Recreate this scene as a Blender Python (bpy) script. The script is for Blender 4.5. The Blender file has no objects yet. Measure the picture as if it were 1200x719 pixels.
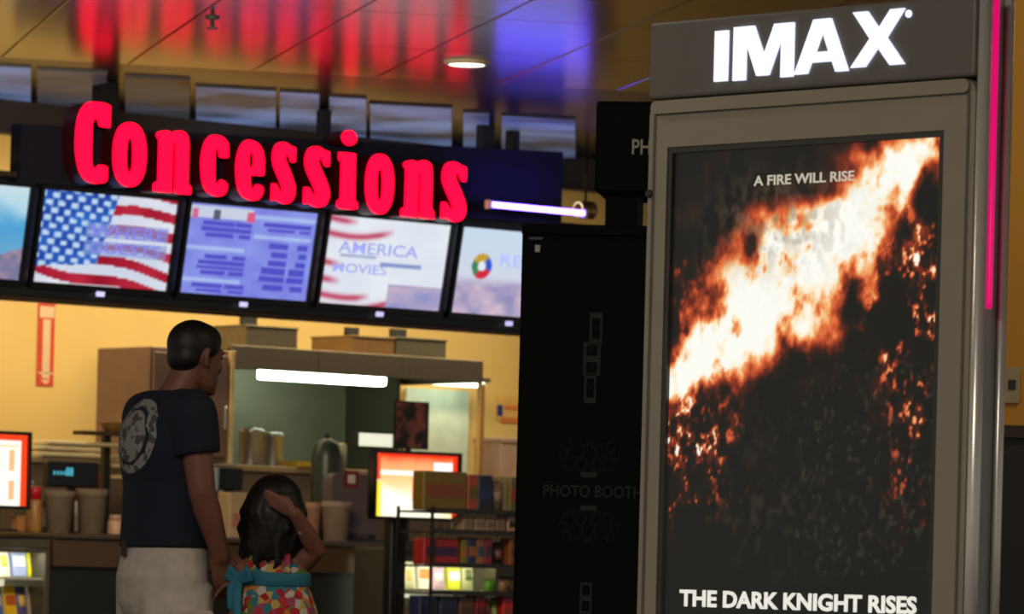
import bpy, bmesh, math, random
import numpy as np
from mathutils import Vector, Matrix, Euler
random.seed(7)
rng = np.random.default_rng(11)
S = bpy.context.scene
COL = S.collection

# ------------------------------------------------------------------ camera
F = 5000.0            # focal length in pixels of the 1200 px wide frame
CX, HY = 600.0, 658.0 # foot of the optical axis / horizon
ROLL = 0.026
CAMZ = 1.0
cam = bpy.data.cameras.new('camera')
cam.sensor_width = 36.0
cam.lens = F / 1200.0 * 36.0
cam.shift_y = (HY - 359.5) / 1200.0
cam.clip_start = 0.1; cam.clip_end = 200
cam.dof.use_dof = True
cam.dof.focus_distance = 10.5
cam.dof.aperture_fstop = 11.0
camo = bpy.data.objects.new('camera', cam); COL.objects.link(camo)
cr, sr = math.cos(ROLL), math.sin(ROLL)
camo.matrix_world = Matrix(((cr, -sr, 0, 0), (0, 0, -1, 0), (sr, cr, 0, CAMZ), (0, 0, 0, 1)))
S.camera = camo

# ------------------------------------------------------------------ world, lights, exposure
w = bpy.data.worlds.new('world'); S.world = w
w.use_nodes = True
w.node_tree.nodes['Background'].inputs[0].default_value = (1.0, 0.91, 0.80, 1)
w.node_tree.nodes['Background'].inputs[1].default_value = 0.32
S.view_settings.view_transform = 'Standard'
S.view_settings.look = 'None'
S.view_settings.exposure = 0.0
S.view_settings.gamma = 1.0
S.view_settings.use_curve_mapping = False

def area(name, loc, rot, sx, sy, power, col):
    l = bpy.data.lights.new(name, 'AREA'); l.shape = 'RECTANGLE'; l.size = sx; l.size_y = sy
    l.energy = power; l.color = col
    o = bpy.data.objects.new(name, l); COL.objects.link(o)
    o.location = loc; o.rotation_euler = rot
    return o

# ------------------------------------------------------------------ frames: a line of furniture with its own axes
class Frame:
    def __init__(s, y0, m):
        n = math.hypot(1, m)
        s.o = Vector((0, y0, 0)); s.es = Vector((1/n, m/n, 0)); s.et = Vector((-m/n, 1/n, 0))
        s.ang = math.atan2(m, 1)
    def w(s, a, t, z): return s.o + s.es*a + s.et*t + Vector((0, 0, z))
    def hit(s, px, py, t=0.0):
        r = ray(px, py)
        c = Vector((0, 0, CAMZ))
        k = ((s.o + s.et*t) - c).dot(s.et) / r.dot(s.et)
        p = c + r*k
        return ((p - s.o).dot(s.es), p.z)
def ray(px, py):
    a, b = (px-CX)/F, (HY-py)/F
    return Vector((a*cr - b*sr, 1.0, a*sr + b*cr))
def at(px, py, Y):
    r = ray(px, py); return Vector((0, 0, CAMZ)) + r*Y
C = Frame(25.0, 0.825)      # concession stand
K = Frame(8.95, -0.935)     # poster case
B = Frame(13.6, -0.12)      # photo booth
H = 3.54                    # ceiling height
area('counter_ceiling_lamp', C.w(-1.0, 1.45, 3.10), (0.62, 0, C.ang), 6.5, 0.3, 100, (1.0, 0.83, 0.52))
area('lobby_fill_light', (-1.6, 4.2, 3.5), (0.5, 0, -0.35), 1.2, 1.2, 150, (1.0, 0.90, 0.76))  # added fill light aimed at the poster case, no fixture there
area('lobby_fill_light', (-1.8, 18.0, 3.5), (0.85, 0, 0), 1.4, 0.6, 260, (1.0, 0.84, 0.62))  # added fill light for the counter fronts and the candy rack
area('lobby_fill_light', (-1.7, 9.3, 3.5), (0.7, 0, 0), 0.8, 0.6, 60, (1.0, 0.90, 0.78))  # added fill light that brightens the man and the girl
area('lobby_fill_light', (2.3, 12.6, 3.5), (0, 0, 0), 0.6, 0.6, 22, (1.0, 0.80, 0.50))  # unseen fill light over the mustard wall

# ------------------------------------------------------------------ materials
def lin(c):
    c = np.asarray(c, float)/255.0
    return np.where(c <= 0.04045, c/12.92, ((c+0.055)/1.055)**2.4)
def L4(c): return tuple(float(v) for v in lin(c)) + (1.0,)
MATS = {}
def mat(name, col, rough=0.5, metal=0.0, emit=None, es=1.0, vary=0.08, scale=12.0, bump=0.0, spec=0.5, alpha=None):
    if name in MATS: return MATS[name]
    m = bpy.data.materials.new(name); m.use_nodes = True
    nt = m.node_tree; b = nt.nodes['Principled BSDF']
    b.inputs['Roughness'].default_value = rough; b.inputs['Metallic'].default_value = metal
    b.inputs['Specular IOR Level'].default_value = spec
    tc = nt.nodes.new('ShaderNodeTexCoord')
    n = nt.nodes.new('ShaderNodeTexNoise'); n.inputs['Scale'].default_value = scale; n.inputs['Detail'].default_value = 4
    nt.links.new(tc.outputs['Object'], n.inputs['Vector'])
    r = nt.nodes.new('ShaderNodeValToRGB')
    c = np.array(L4(col)[:3])
    r.color_ramp.elements[0].position = 0.3; r.color_ramp.elements[1].position = 0.7
    r.color_ramp.elements[0].color = tuple(c*(1-vary))+(1,); r.color_ramp.elements[1].color = tuple(np.minimum(c*(1+vary), 1))+(1,)
    nt.links.new(n.outputs['Fac'], r.inputs['Fac']); nt.links.new(r.outputs['Color'], b.inputs['Base Color'])
    if bump:
        bp = nt.nodes.new('ShaderNodeBump'); bp.inputs['Strength'].default_value = bump; bp.inputs['Distance'].default_value = 0.01
        nt.links.new(n.outputs['Fac'], bp.inputs['Height']); nt.links.new(bp.outputs['Normal'], b.inputs['Normal'])
    if emit is not None:
        b.inputs['Emission Color'].default_value = L4(emit); b.inputs['Emission Strength'].default_value = es
    MATS[name] = m; return m
def picmat(name, es, rough=0.35):
    if name in MATS: return MATS[name]
    m = bpy.data.materials.new(name); m.use_nodes = True
    nt = m.node_tree; b = nt.nodes['Principled BSDF']
    a = nt.nodes.new('ShaderNodeVertexColor'); a.layer_name = 'Col'
    b.inputs['Base Color'].default_value = (0.006, 0.006, 0.006, 1); b.inputs['Roughness'].default_value = rough; b.inputs['Specular IOR Level'].default_value = 0.15
    nt.links.new(a.outputs['Color'], b.inputs['Emission Color']); b.inputs['Emission Strength'].default_value = es
    MATS[name] = m; return m
def printmat(name, rough=0.45):
    if name in MATS: return MATS[name]
    m = bpy.data.materials.new(name); m.use_nodes = True
    nt = m.node_tree; b = nt.nodes['Principled BSDF']
    a = nt.nodes.new('ShaderNodeVertexColor'); a.layer_name = 'Col'
    nt.links.new(a.outputs['Color'], b.inputs['Base Color']); b.inputs['Roughness'].default_value = rough
    MATS[name] = m; return m

BLACK = mat('black_paint', (14, 15, 14), 0.45)
BLACKG = mat('black_gloss', (10, 11, 12), 0.3)
DARK = mat('dark_grey', (38, 38, 38), 0.5)
STEEL = mat('brushed_steel', (170, 165, 150), 0.32, 0.9, scale=40)
CHROME = mat('chrome', (215, 212, 205), 0.25, 0.85, vary=0.03)
BEIGE = mat('beige_laminate', (150, 130, 100), 0.5)
WHITEP = mat('white_plastic', (215, 205, 190), 0.45)
REDE = mat('neon_red_face', (120, 0, 20), 0.4, emit=(255, 0, 44), es=2.6)
REDS = mat('letter_return_red', (60, 2, 8), 0.4)
IMAXE = mat('white_blue_light', (220, 225, 255), 0.4, emit=(222, 228, 255), es=1.15)
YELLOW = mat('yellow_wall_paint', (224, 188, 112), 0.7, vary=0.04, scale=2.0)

# ------------------------------------------------------------------ mesh helpers
def obj(name, me, m=None, parent=None):
    o = bpy.data.objects.new(name, me); COL.objects.link(o)
    if m is not None:
        me.materials.clear(); me.materials.append(m)
    if parent is not None: o.parent = parent
    return o
def bmobj(name, bm, m, parent=None, smooth=False):
    me = bpy.data.meshes.new(name); bmesh.ops.recalc_face_normals(bm, faces=bm.faces); bm.to_mesh(me); bm.free()
    if smooth:
        for p in me.polygons: p.use_smooth = True
    return obj(name, me, m, parent)
def tag(o, label, cat=None, group=None, kind=None):
    o['label'] = label
    if cat: o['category'] = cat
    if group: o['group'] = group
    if kind: o['kind'] = kind
    return o
def thing(name, label, cat, loc, rz=0.0, group=None):
    e = bpy.data.objects.new(name, None); COL.objects.link(e)
    e.location = loc; e.rotation_euler = (0, 0, rz); e.empty_display_size = 0.1
    return tag(e, label, cat, group)
def addbox(bm, x0, x1, y0, y1, z0, z1, bev=0.0, seg=1):
    r = bmesh.ops.create_cube(bm, size=1.0)
    vs = r['verts']
    for v in vs:
        v.co = Vector(((x0+x1)/2 + v.co.x*(x1-x0), (y0+y1)/2 + v.co.y*(y1-y0), (z0+z1)/2 + v.co.z*(z1-z0)))
    if bev > 0:
        es = list({e for v in vs for e in v.link_edges})
        bmesh.ops.bevel(bm, geom=es, offset=bev, segments=seg, affect='EDGES', profile=0.5)
def box(name, x0, x1, y0, y1, z0, z1, m, parent=None, bev=0.0, seg=1):
    bm = bmesh.new(); addbox(bm, x0, x1, y0, y1, z0, z1, bev, seg)
    return bmobj(name, bm, m, parent)
def lathe(name, prof, m, parent=None, n=24, center=(0, 0, 0), axis='Z', smooth=True):
    bm = bmesh.new(); rings = []
    for r, z in prof:
        ring = []
        for i in range(n):
            a = 2*math.pi*i/n
            p = Vector((r*math.cos(a), r*math.sin(a), z))
            if axis == 'Y': p = Vector((p.x, p.z, p.y))
            if axis == 'X': p = Vector((p.z, p.x, p.y))
            ring.append(bm.verts.new(p + Vector(center)))
        rings.append(ring)
    for a, b in zip(rings, rings[1:]):
        for i in range(n): bm.faces.new((a[i], a[(i+1) % n], b[(i+1) % n], b[i]))
    bm.faces.new(rings[0]); bm.faces.new(rings[-1])
    o = bmobj(name, bm, m, parent)
    if smooth:
        for p in o.data.polygons: p.use_smooth = len(p.vertices) == 4
    return o
def loft(bm, secs, n=20, cap=True):
    """secs: (centre, rx, ry, axis_x, axis_y) rings"""
    rings = []
    for c, rx, ry, ax, ay in secs:
        rings.append([bm.verts.new(Vector(c) + Vector(ax)*(rx*math.cos(2*math.pi*i/n)) + Vector(ay)*(ry*math.sin(2*math.pi*i/n))) for i in range(n)])
    for a, b in zip(rings, rings[1:]):
        for i in range(n): bm.faces.new((a[i], a[(i+1) % n], b[(i+1) % n], b[i]))
    if cap:
        bm.faces.new(rings[0]); bm.faces.new(list(reversed(rings[-1])))
def tube(bm, pts, rad, n=12, flat=1.0, ref=Vector((0, 1, 0.01))):
    """tapered tube with rounded ends"""
    pts = [Vector(p) for p in pts]; secs = []
    T = []
    for i in range(len(pts)):
        d = (pts[min(i+1, len(pts)-1)] - pts[max(i-1, 0)]).normalized(); T.append(d)
    def sec(p, d, r):
        ax = d.cross(ref)
        if ax.length < 1e-3: ax = d.cross(Vector((1, 0, 0)))
        ax.normalize(); ay = ax.cross(d).normalized()
        secs.append((p, r, r*flat, ax, ay))
    for k in (0.95, 0.7, 0.35): sec(pts[0]-T[0]*rad[0]*k, T[0], rad[0]*math.sqrt(1-k*k))
    for p, d, r in zip(pts, T, rad): sec(p, d, r)
    for k in (0.35, 0.7, 0.95): sec(pts[-1]+T[-1]*rad[-1]*k, T[-1], rad[-1]*math.sqrt(1-k*k))
    loft(bm, secs, n)
def ball(bm, c, r, sub=2):
    M = Matrix.Translation(Vector(c)) @ Matrix.Diagonal(Vector((r[0], r[1], r[2], 1)))
    bmesh.ops.create_icosphere(bm, subdivisions=sub+1, radius=1.0, matrix=M)
def remesh(name, bm, m, parent, vox=0.006, it=6, fac=0.5):
    me = bpy.data.meshes.new(name+'_src'); bmesh.ops.recalc_face_normals(bm, faces=bm.faces); bm.to_mesh(me); bm.free()
    o = bpy.data.objects.new(name+'_src', me); COL.objects.link(o)
    r = o.modifiers.new('r', 'REMESH'); r.mode = 'VOXEL'; r.voxel_size = vox
    s = o.modifiers.new('s', 'SMOOTH'); s.iterations = it; s.factor = fac
    dg = bpy.context.evaluated_depsgraph_get(); dg.update()
    ev = o.evaluated_get(dg)
    nm = bpy.data.meshes.new_from_object(ev)
    nm.name = name
    bpy.data.objects.remove(o); bpy.data.meshes.remove(me)
    for p in nm.polygons: p.use_smooth = True
    return obj(name, nm, m, parent)
def ev_mesh(o, name):
    dg = bpy.context.evaluated_depsgraph_get(); dg.update()
    me = bpy.data.meshes.new_from_object(o.evaluated_get(dg)); me.name = name
    d = o.data; bpy.data.objects.remove(o); bpy.data.curves.remove(d)
    return me
def shape_mesh(name, polys, depth, bevel=0.0):
    """polys in (x,z), front at y=0, back at y=depth; inner polys are holes"""
    cu = bpy.data.curves.new(name, 'CURVE'); cu.dimensions = '2D'; cu.fill_mode = 'BOTH'
    cu.extrude = depth/2; cu.bevel_depth = bevel
    for poly in polys:
        sp = cu.splines.new('POLY'); sp.points.add(len(poly)-1)
        for p, q in zip(sp.points, poly): p.co = (q[0], q[1], 0, 1)
        sp.use_cyclic_u = True
    o = bpy.data.objects.new(name, cu); COL.objects.link(o)
    me = ev_mesh(o, name)
    me.transform(Matrix.Translation((0, depth/2, 0)) @ Matrix.Rotation(math.pi/2, 4, 'X'))
    return me
def text_mesh(name, s, x0, x1, z0, z1, y=0.0, depth=0.001, bold=0.0):
    cu = bpy.data.curves.new(name, 'FONT'); cu.body = s; cu.extrude = depth/2; cu.offset = bold; cu.resolution_u = 3
    o = bpy.data.objects.new(name, cu); COL.objects.link(o)
    me = ev_mesh(o, name)
    co = np.array([v.co[:] for v in me.vertices])
    mn, mx = co.min(0), co.max(0)
    for v in me.vertices:
        a = (v.co.x-mn[0])/(mx[0]-mn[0]); b = (v.co.y-mn[1])/(mx[1]-mn[1])
        zz = v.co.z
        v.co = (x0+a*(x1-x0), y-zz, z0+b*(z1-z0))
    return me
def text(name, s, x0, x1, z0, z1, m, parent, y=0.0, depth=0.001, bold=0.0):
    return obj(name, text_mesh(name, s, x0, x1, z0, z1, y, depth, bold), m, parent)
def chaikin(p, k=2):
    p = [Vector(q) for q in p]
    for _ in range(k):
        o = []
        for a, b in zip(p, p[1:]+p[:1]): o += [a*0.75+b*0.25, a*0.25+b*0.75]
        p = o
    return [tuple(q) for q in p]
def ell(cx, cz, rx, rz, n=28, pw=1.0):
    r = []
    for i in range(n):
        a = 2*math.pi*i/n; c, s_ = math.cos(a), math.sin(a)
        r.append((cx+rx*math.copysign(abs(c)**pw, c), cz+rz*math.copysign(abs(s_)**pw, s_)))
    return r
def rrect(x0, x1, z0, z1, r, n=5):
    o = []
    for cx, cz, a0 in ((x1-r, z1-r, 0), (x0+r, z1-r, 90), (x0+r, z0+r, 180), (x1-r, z0+r, 270)):
        for i in range(n+1):
            a = math.radians(a0+90*i/n); o.append((cx+r*math.cos(a), cz+r*math.sin(a)))
    return o
def picture(name, x0, x1, z0, z1, nx, ny, fn, m, parent, y=0.0, thick=0.0):
    """a flat printed / lit picture: fine grid carrying its colours (print or screen content)"""
    u = np.linspace(0, 1, nx+1); v = np.linspace(0, 1, ny+1)
    U, V = np.meshgrid(u, v); U = U.ravel(); V = V.ravel()
    co = np.stack([x0+U*(x1-x0), np.full_like(U, y), z0+V*(z1-z0)], 1)
    i = np.arange(nx)[None, :] + np.arange(ny)[:, None]*(nx+1); i = i.ravel()
    fa = np.stack([i, i+1, i+nx+2, i+nx+1], 1)
    me = bpy.data.meshes.new(name); me.from_pydata(co.tolist(), [], fa.tolist())
    a = me.color_attributes.new('Col', 'FLOAT_COLOR', 'POINT')
    rgb = lin(np.clip(fn(U, V), 0, 255))
    a.data.foreach_set('color', np.concatenate([rgb, np.ones((len(rgb), 1))], 1).astype(np.float32).ravel())
    return obj(name, me, m, parent)
def vnoise(U, V, n, seed):
    g = np.random.default_rng(seed).random((n+2, n+2))
    x = np.clip(U, 0, 0.9999)*n; y = np.clip(V, 0, 0.9999)*n
    i = x.astype(int); j = y.astype(int); a = x-i; b = y-j
    a = a*a*(3-2*a); b = b*b*(3-2*b)
    return (g[j, i]*(1-a)+g[j, i+1]*a)*(1-b)+(g[j+1, i]*(1-a)+g[j+1, i+1]*a)*b
def fbm(U, V, n, seed, oc=4):
    s = 0; w_ = 0
    for k in range(oc):
        f = 0.5**k; s = s+f*vnoise(U, V, n*2**k, seed+k); w_ += f
    return s/w_
def mixc(a, b, f):
    a = np.asarray(a, float); b = np.asarray(b, float); f = np.asarray(f)[:, None]
    return a*(1-f)+b*f
def ramp(t, stops):
    xs = [s[0] for s in stops]
    return np.stack([np.interp(t, xs, [s[1][k] for s in stops]) for k in range(3)], 1)

# ================================================================== SETTING
floor = box('floor', -9, 9, -3, 34, -0.1, 0, mat('dark_carpet', (46, 30, 28), 0.9, vary=0.3, scale=30)); floor['kind'] = 'structure'

# --- front ceiling: glossy tan metal panels in a grid, each panel a piece of its own
CT = mat('ceiling_tan_metal', (124, 74, 33), 0.19, 0.0, vary=0.12, scale=3.0, spec=0.22)
CBACK = mat('ceiling_grey_metal', (66, 66, 76), 0.27, 0.0, vary=0.10, scale=3.0, spec=0.08)
def cpt(px, py):
    r = ray(px, py); k = (H-CAMZ)/r.z
    return Vector((r.x*k, k, H))
ceiling = box('ceiling', -9, 9, -3, 34, H+0.03, H+0.15, mat('ceiling_slab', (60, 45, 30), 0.8)); ceiling['kind'] = 'structure'
E0, E1 = cpt(0, 67), cpt(760, 108)
ea = (E1-E0).normalized(); eb = Vector((-ea.y, ea.x, 0))
eang = math.atan2(ea.y, ea.x)
pw_, pl_ = 0.66, 1.33
off = (cpt(439, 91)-E0).dot(ea) % pw_
pm = bpy.data.meshes.new('ceiling_panel'); b_ = bmesh.new()
addbox(b_, -pw_/2+0.005, pw_/2-0.005, -pl_/2+0.005, pl_/2-0.005, 0, 0.02, 0.003); b_.to_mesh(pm); b_.free(); pm.materials.append(CT)
for j in range(4):
    for i in range(-4, 10):
        c = E0 + ea*(off+(i+0.5)*pw_) - eb*((j+0.5)*pl_)
        o = bpy.data.objects.new('ceiling_panel', pm); COL.objects.link(o); o.parent = ceiling
        o.location = (c.x, c.y, H); o.rotation_euler = (random.uniform(-.0022, .0022), random.uniform(-.0022, .0022), eang)
lobby_panel = box('ceiling_soffit', -9, 9, -3, 17.2, H, H+0.03, CT, ceiling)
# --- ceiling behind the panel edge, over the counter
bm = bmesh.new()
q = [E0-ea*5, E1+ea*6, E1+ea*6+eb*9, E0-ea*5+eb*9]
lo = [bm.verts.new((p.x, p.y, H+0.004)) for p in q]; hi = [bm.verts.new((p.x, p.y, H+0.03)) for p in q]
bm.faces.new(lo); bm.faces.new(hi)
for i in range(4): bm.faces.new((lo[i], lo[(i+1) % 4], hi[(i+1) % 4], hi[i]))
bmobj('ceiling_counter_bay', bm, CBACK, ceiling)
# light panels set in that bay (dim, bluish diffusers)
LP = mat('light_panel_diffuser', (95, 104, 124), 0.45, spec=0.15, emit=(96, 116, 166), es=0.75)
LPd = mat('light_panel_diffuser_dim', (80, 80, 86), 0.45, spec=0.15, emit=(60, 64, 76), es=0.5)
for m_, lo_, hi_ in ((LP, (46, 50, 62), (104, 124, 172)), (LPd, (38, 36, 38), (78, 82, 96))):
    nt = m_.node_tree; b = nt.nodes['Principled BSDF']; tc = nt.nodes.new('ShaderNodeTexCoord')
    n = nt.nodes.new('ShaderNodeTexNoise'); n.inputs['Scale'].default_value = 1.6; n.inputs['Detail'].default_value = 3
    r = nt.nodes.new('ShaderNodeValToRGB'); r.color_ramp.elements[0].position = .34; r.color_ramp.elements[1].position = .62
    r.color_ramp.elements[0].color = L4(lo_); r.color_ramp.elements[1].color = L4(hi_)
    oi = nt.nodes.new('ShaderNodeObjectInfo'); ad = nt.nodes.new('ShaderNodeVectorMath'); ad.operation = 'ADD'
    nt.links.new(tc.outputs['Object'], ad.inputs[0]); nt.links.new(oi.outputs['Location'], ad.inputs[1])
    nt.links.new(ad.outputs[0], n.inputs['Vector']); nt.links.new(n.outputs['Fac'], r.inputs['Fac']); nt.links.new(r.outputs['Color'], b.inputs['Emission Color'])
lpx = [(-40, 36, 74, 130, LP, 'at the far left end'), (44, 125, 80, 132, LPd, 'left of the first sign post'), (147, 222, 88, 146, LPd, 'right of the first sign post'),
       (230, 323, 100, 152, LP, 'above the third and fourth letters'), (328, 374, 106, 158, LP, 'above the double s of the sign'),
       (386, 429, 112, 166, LP, 'above the dotted letter'), (434, 529, 120, 172, LP, 'widest, above the last letters'),
       (543, 573, 130, 176, LP, 'narrow, left of the second sign post'), (588, 674, 134, 180, LP, 'above the blue tube light')]
for x0, x1, y0, y1, m_, wh in lpx:
    sl = 0.055*(x1-x0)
    P = [cpt(x0, y0), cpt(x1, y0+sl), cpt(x1, y1+sl*0.6), cpt(x0, y1)]
    c = sum(P, Vector())/4
    t = thing('ceiling_light_panel', 'dim bluish ceiling light panel '+wh, 'light panel', (c.x, c.y, H-0.012), 0, 'light panels in the ceiling over the counter')
    def slab(nm, sc, z0, z1, mm):
        bm = bmesh.new()
        a = [bm.verts.new(((p.x-c.x)*sc, (p.y-c.y)*sc, z0)) for p in P]; b2 = [bm.verts.new(((p.x-c.x)*sc, (p.y-c.y)*sc, z1)) for p in P]
        bm.faces.new(a); bm.faces.new(b2)
        for i in range(4): bm.faces.new((a[i], a[(i+1) % 4], b2[(i+1) % 4], b2[i]))
        bmobj(nm, bm, mm, t)
    slab('frame', 1.02, 0.004, 0.016, mat('panel_frame', (60, 56, 52), .5)); slab('diffuser', 1.0, 0.0, 0.005, m_)
# recessed downlight
c = cpt(547, 72)
t = thing('recessed_downlight', 'bright round recessed downlight in the tan ceiling', 'light', (c.x, c.y, H-0.02))
lathe('trim_ring', [(0.118, 0.02), (0.118, 0.012), (0.098, 0.0), (0.09, 0.004)], mat('white_trim', (200, 180, 150), 0.4), t, 28)
lathe('lamp_lens', [(0.092, 0.012), (0.092, 0.002), (0.05, -0.002)], mat('lamp_lens', (255, 240, 215), 0.4, emit=(255, 244, 225), es=3.0), t, 28)
sp = bpy.data.lights.new('downlight_lamp', 'SPOT'); sp.energy = 45; sp.spot_size = 1.9; sp.color = (1, .85, .62); sp.shadow_soft_size = 0.09
so = bpy.data.objects.new('downlight_lamp', sp); COL.objects.link(so); so.location = (c.x, c.y, H-0.05)
# sprinkler
c = cpt(249, 20)
t = thing('sprinkler_head', 'small dark sprinkler head on the ceiling above the red reflections', 'sprinkler', (c.x, c.y, H-0.06))
lathe('escutcheon', [(0.035, 0.06), (0.035, 0.052), (0.02, 0.048)], DARK, t, 16)
lathe('nozzle', [(0.011, 0.05), (0.011, 0.015), (0.028, 0.01), (0.028, 0.004)], DARK, t, 16)

# --- walls
TW = 2.9
sL, sR = -8, 9
def cwall(name, s0, s1, t0, t1, z0, z1, m_):
    o = box(name, s0, s1, t0, t1, z0, z1, m_); o.location = C.o; o.rotation_euler = (0, 0, C.ang); o['kind'] = 'structure'; return o
cwall('wall_back', sL, sR, TW, TW+0.15, 0, H, YELLOW)
bk = cwall('wall_added_bulkhead', sL, sR, 1.12, 1.22, 3.34, H+0.02, mat('added_bulkhead_grey', (66, 56, 48), 0.6))  # added dark drop wall, keeps the lit yellow wall out of ceiling reflections
WR = 13.9
xr = at(1100, 450, WR).x
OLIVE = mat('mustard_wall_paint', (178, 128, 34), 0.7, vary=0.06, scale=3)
zw = at(1185, 502, WR).z
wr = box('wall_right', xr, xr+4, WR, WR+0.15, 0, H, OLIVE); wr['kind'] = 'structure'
tr = box('trim_1', xr, xr+4, WR-0.025, WR, 0, zw-0.03, mat('black_wainscot', (26, 26, 24), 0.6)); tr['kind'] = 'structure'
tr2 = box('trim_2', xr, xr+4, WR-0.04, WR, zw-0.03, zw+0.01, mat('dark_cap_rail', (44, 34, 20), 0.5)); tr2['kind'] = 'structure'
p = at(1185.5, 451, WR)
t = thing('wall_switch', 'beige wall switch plate with dark rocker on the mustard wall', 'switch', (p.x, WR-0.001, p.z))
obj('plate', shape_mesh('plate', [rrect(-0.026, 0.026, -0.058, 0.058, 0.006)], 0.007, 0.001), mat('beige_plate', (150, 135, 105), 0.4), t).location = (0, -0.008, 0)
box('rocker', -0.012, 0.012, -0.014, -0.006, -0.015, 0.017, DARK, t, 0.002)

# ================================================================== CONCESSIONS SIGN
TL = -0.30
s0, za = C.hit(25, 145, TL+0.14); s1, zb = C.hit(660, 178, TL+0.14)
_, zc = C.hit(25, 213, TL+0.14); _, zd = C.hit(660, 263, TL+0.14)
sgn = thing('concessions_sign', 'long black hanging sign with glowing red letters reading Concessions', 'sign', C.w((s0+s1)/2, TL+0.14, min(zc, zd)), C.ang)
sc = (s0+s1)/2; zbse = min(zc, zd)
NAVY = mat('sign_panel_navy', (24, 25, 40), 0.6, spec=0.2)
me = shape_mesh('backing_panel', [[(s0-sc, zc-zbse), (s1-sc, zd-zbse), (s1-sc, zb-zbse), (s0-sc, za-zbse)]], 0.10)
obj('backing_panel', me, NAVY, sgn)
for px_ in (135, 578):
    a, _ = C.hit(px_, 150, TL+0.2)
    box('hanging_post', a-sc-0.045, a-sc+0.045, 0.1, 0.16, 0.1, H-zbse, BLACK, sgn)
G = {}
G['C'] = [chaikin([(.62,1),(.82,1),(1,.97),(1,.97),(1,.70),(1,.70),(.70,.70),(.68,.74),(.62,.80),(.53,.80),(.47,.73),(.47,.6),(.47,.3),(.50,.19),(.60,.17),(.70,.235),(.93,.22),(.96,.2),(.96,.05),(.9,.02),(.75,0),(.5,-.01),(.25,.04),(.08,.18),(0,.4),(0,.62),(.07,.84),(.25,.97),(.45,1)], 2)]
G['c'] = [chaikin([(.55,1),(.8,.98),(1,.88),(1,.66),(.99,.64),(.68,.64),(.66,.68),(.64,.78),(.56,.80),(.5,.74),(.5,.6),(.5,.3),(.54,.2),(.62,.18),(.68,.24),(.75,.28),(.98,.22),(1,.14),(.9,.03),(.7,-.01),(.45,0),(.2,.06),(.05,.22),(0,.45),(0,.62),(.07,.82),(.22,.95),(.4,1)], 2)]
G['o'] = [ell(.5, .5, .5, .51, 32, .85), ell(.5, .49, .105, .28, 20, .8)]
G['e'] = [chaikin([(.5,1),(.75,.97),(.95,.85),(1,.68),(1,.44),(.99,.42),(.52,.42),(.50,.40),(.52,.24),(.6,.18),(.68,.22),(.75,.28),(.97,.24),(1,.18),(.92,.05),(.72,-.01),(.45,0),(.2,.06),(.05,.22),(0,.45),(0,.62),(.07,.82),(.22,.95),(.38,1)], 2), chaikin([(.45,.54),(.45,.72),(.5,.80),(.58,.80),(.62,.72),(.62,.54)], 1)]
G['s'] = [chaikin([(.98,.94),(.98,.90),(.98,.70),(.96,.69),(.80,.69),(.72,.78),(.62,.83),(.54,.80),(.54,.74),(.62,.66),(.85,.46),(1,.30),(1,.16),(.88,.04),(.65,-.01),(.4,0),(.2,.05),(.02,.02),(0,.05),(0,.29),(.02,.31),(.2,.31),(.30,.22),(.40,.17),(.46,.20),(.44,.28),(.36,.35),(.12,.55),(0,.70),(.03,.86),(.16,.97),(.4,1.01),(.6,1),(.78,.95)], 2)]
G['n'] = [chaikin([(0,0),(0,.01),(0,.12),(.01,.13),(.11,.16),(.12,.18),(.12,.82),(.11,.84),(.05,.86),(.05,.93),(.2,.97),(.38,.98),(.42,.93),(.55,.99),(.74,1),(.88,.94),(.92,.80),(.92,.2),(.93,.16),(.99,.13),(1,.12),(1,0),(.99,0),(.58,0),(.57,.01),(.57,.76),(.55,.80),(.50,.79),(.48,.76),(.48,.01),(.47,0)], 1)]
G['i'] = [chaikin([(0,0),(0,.12),(.01,.13),(.16,.17),(.17,.2),(.17,.82),(.16,.84),(.04,.86),(.03,.88),(.03,.99),(.05,1),(.84,1),(.86,.98),(.86,.2),(.87,.17),(.99,.13),(1,.12),(1,0)], 1), ell(.52, 1.27, .36, .135, 24)]
glyphs = [('C',87,131,118,215),('o',131,174,143,219),('n',179,227,151,227),('c',234,270,157,230),('e',275,312,163,235),('s',317,349,166,239),('s',355,389,171,243),('i',394,422,178,246),('o',427,464,180,251),('n',469,512,186,256),('s',516,549,189,260)]
for ch, x0, x1, y0, y1 in glyphs:
    xm = (x0+x1)/2; ym = (y0+y1)/2
    a0, _ = C.hit(x0+2.2, ym, TL); a1, _ = C.hit(x1-2.2, ym, TL)
    _, z0 = C.hit(xm, y1-1, TL); _, z1 = C.hit(xm, y0+1, TL)
    def tf(poly): return [(a0-sc+q[0]*(a1-a0), z0-zbse+q[1]*(z1-z0)) for q in poly]
    ret = obj('letter', shape_mesh('letter', [tf(p) for p in G[ch]], 0.128, 0.0), REDS, sgn); ret.location.y = -0.128
    fc = obj('letter_face', shape_mesh('letter_face', [tf(p) for p in G[ch]], 0.012, 0.0), REDE, ret); fc.location.y = -0.0125
    tag(ret, 'red glowing channel letter')

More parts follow.
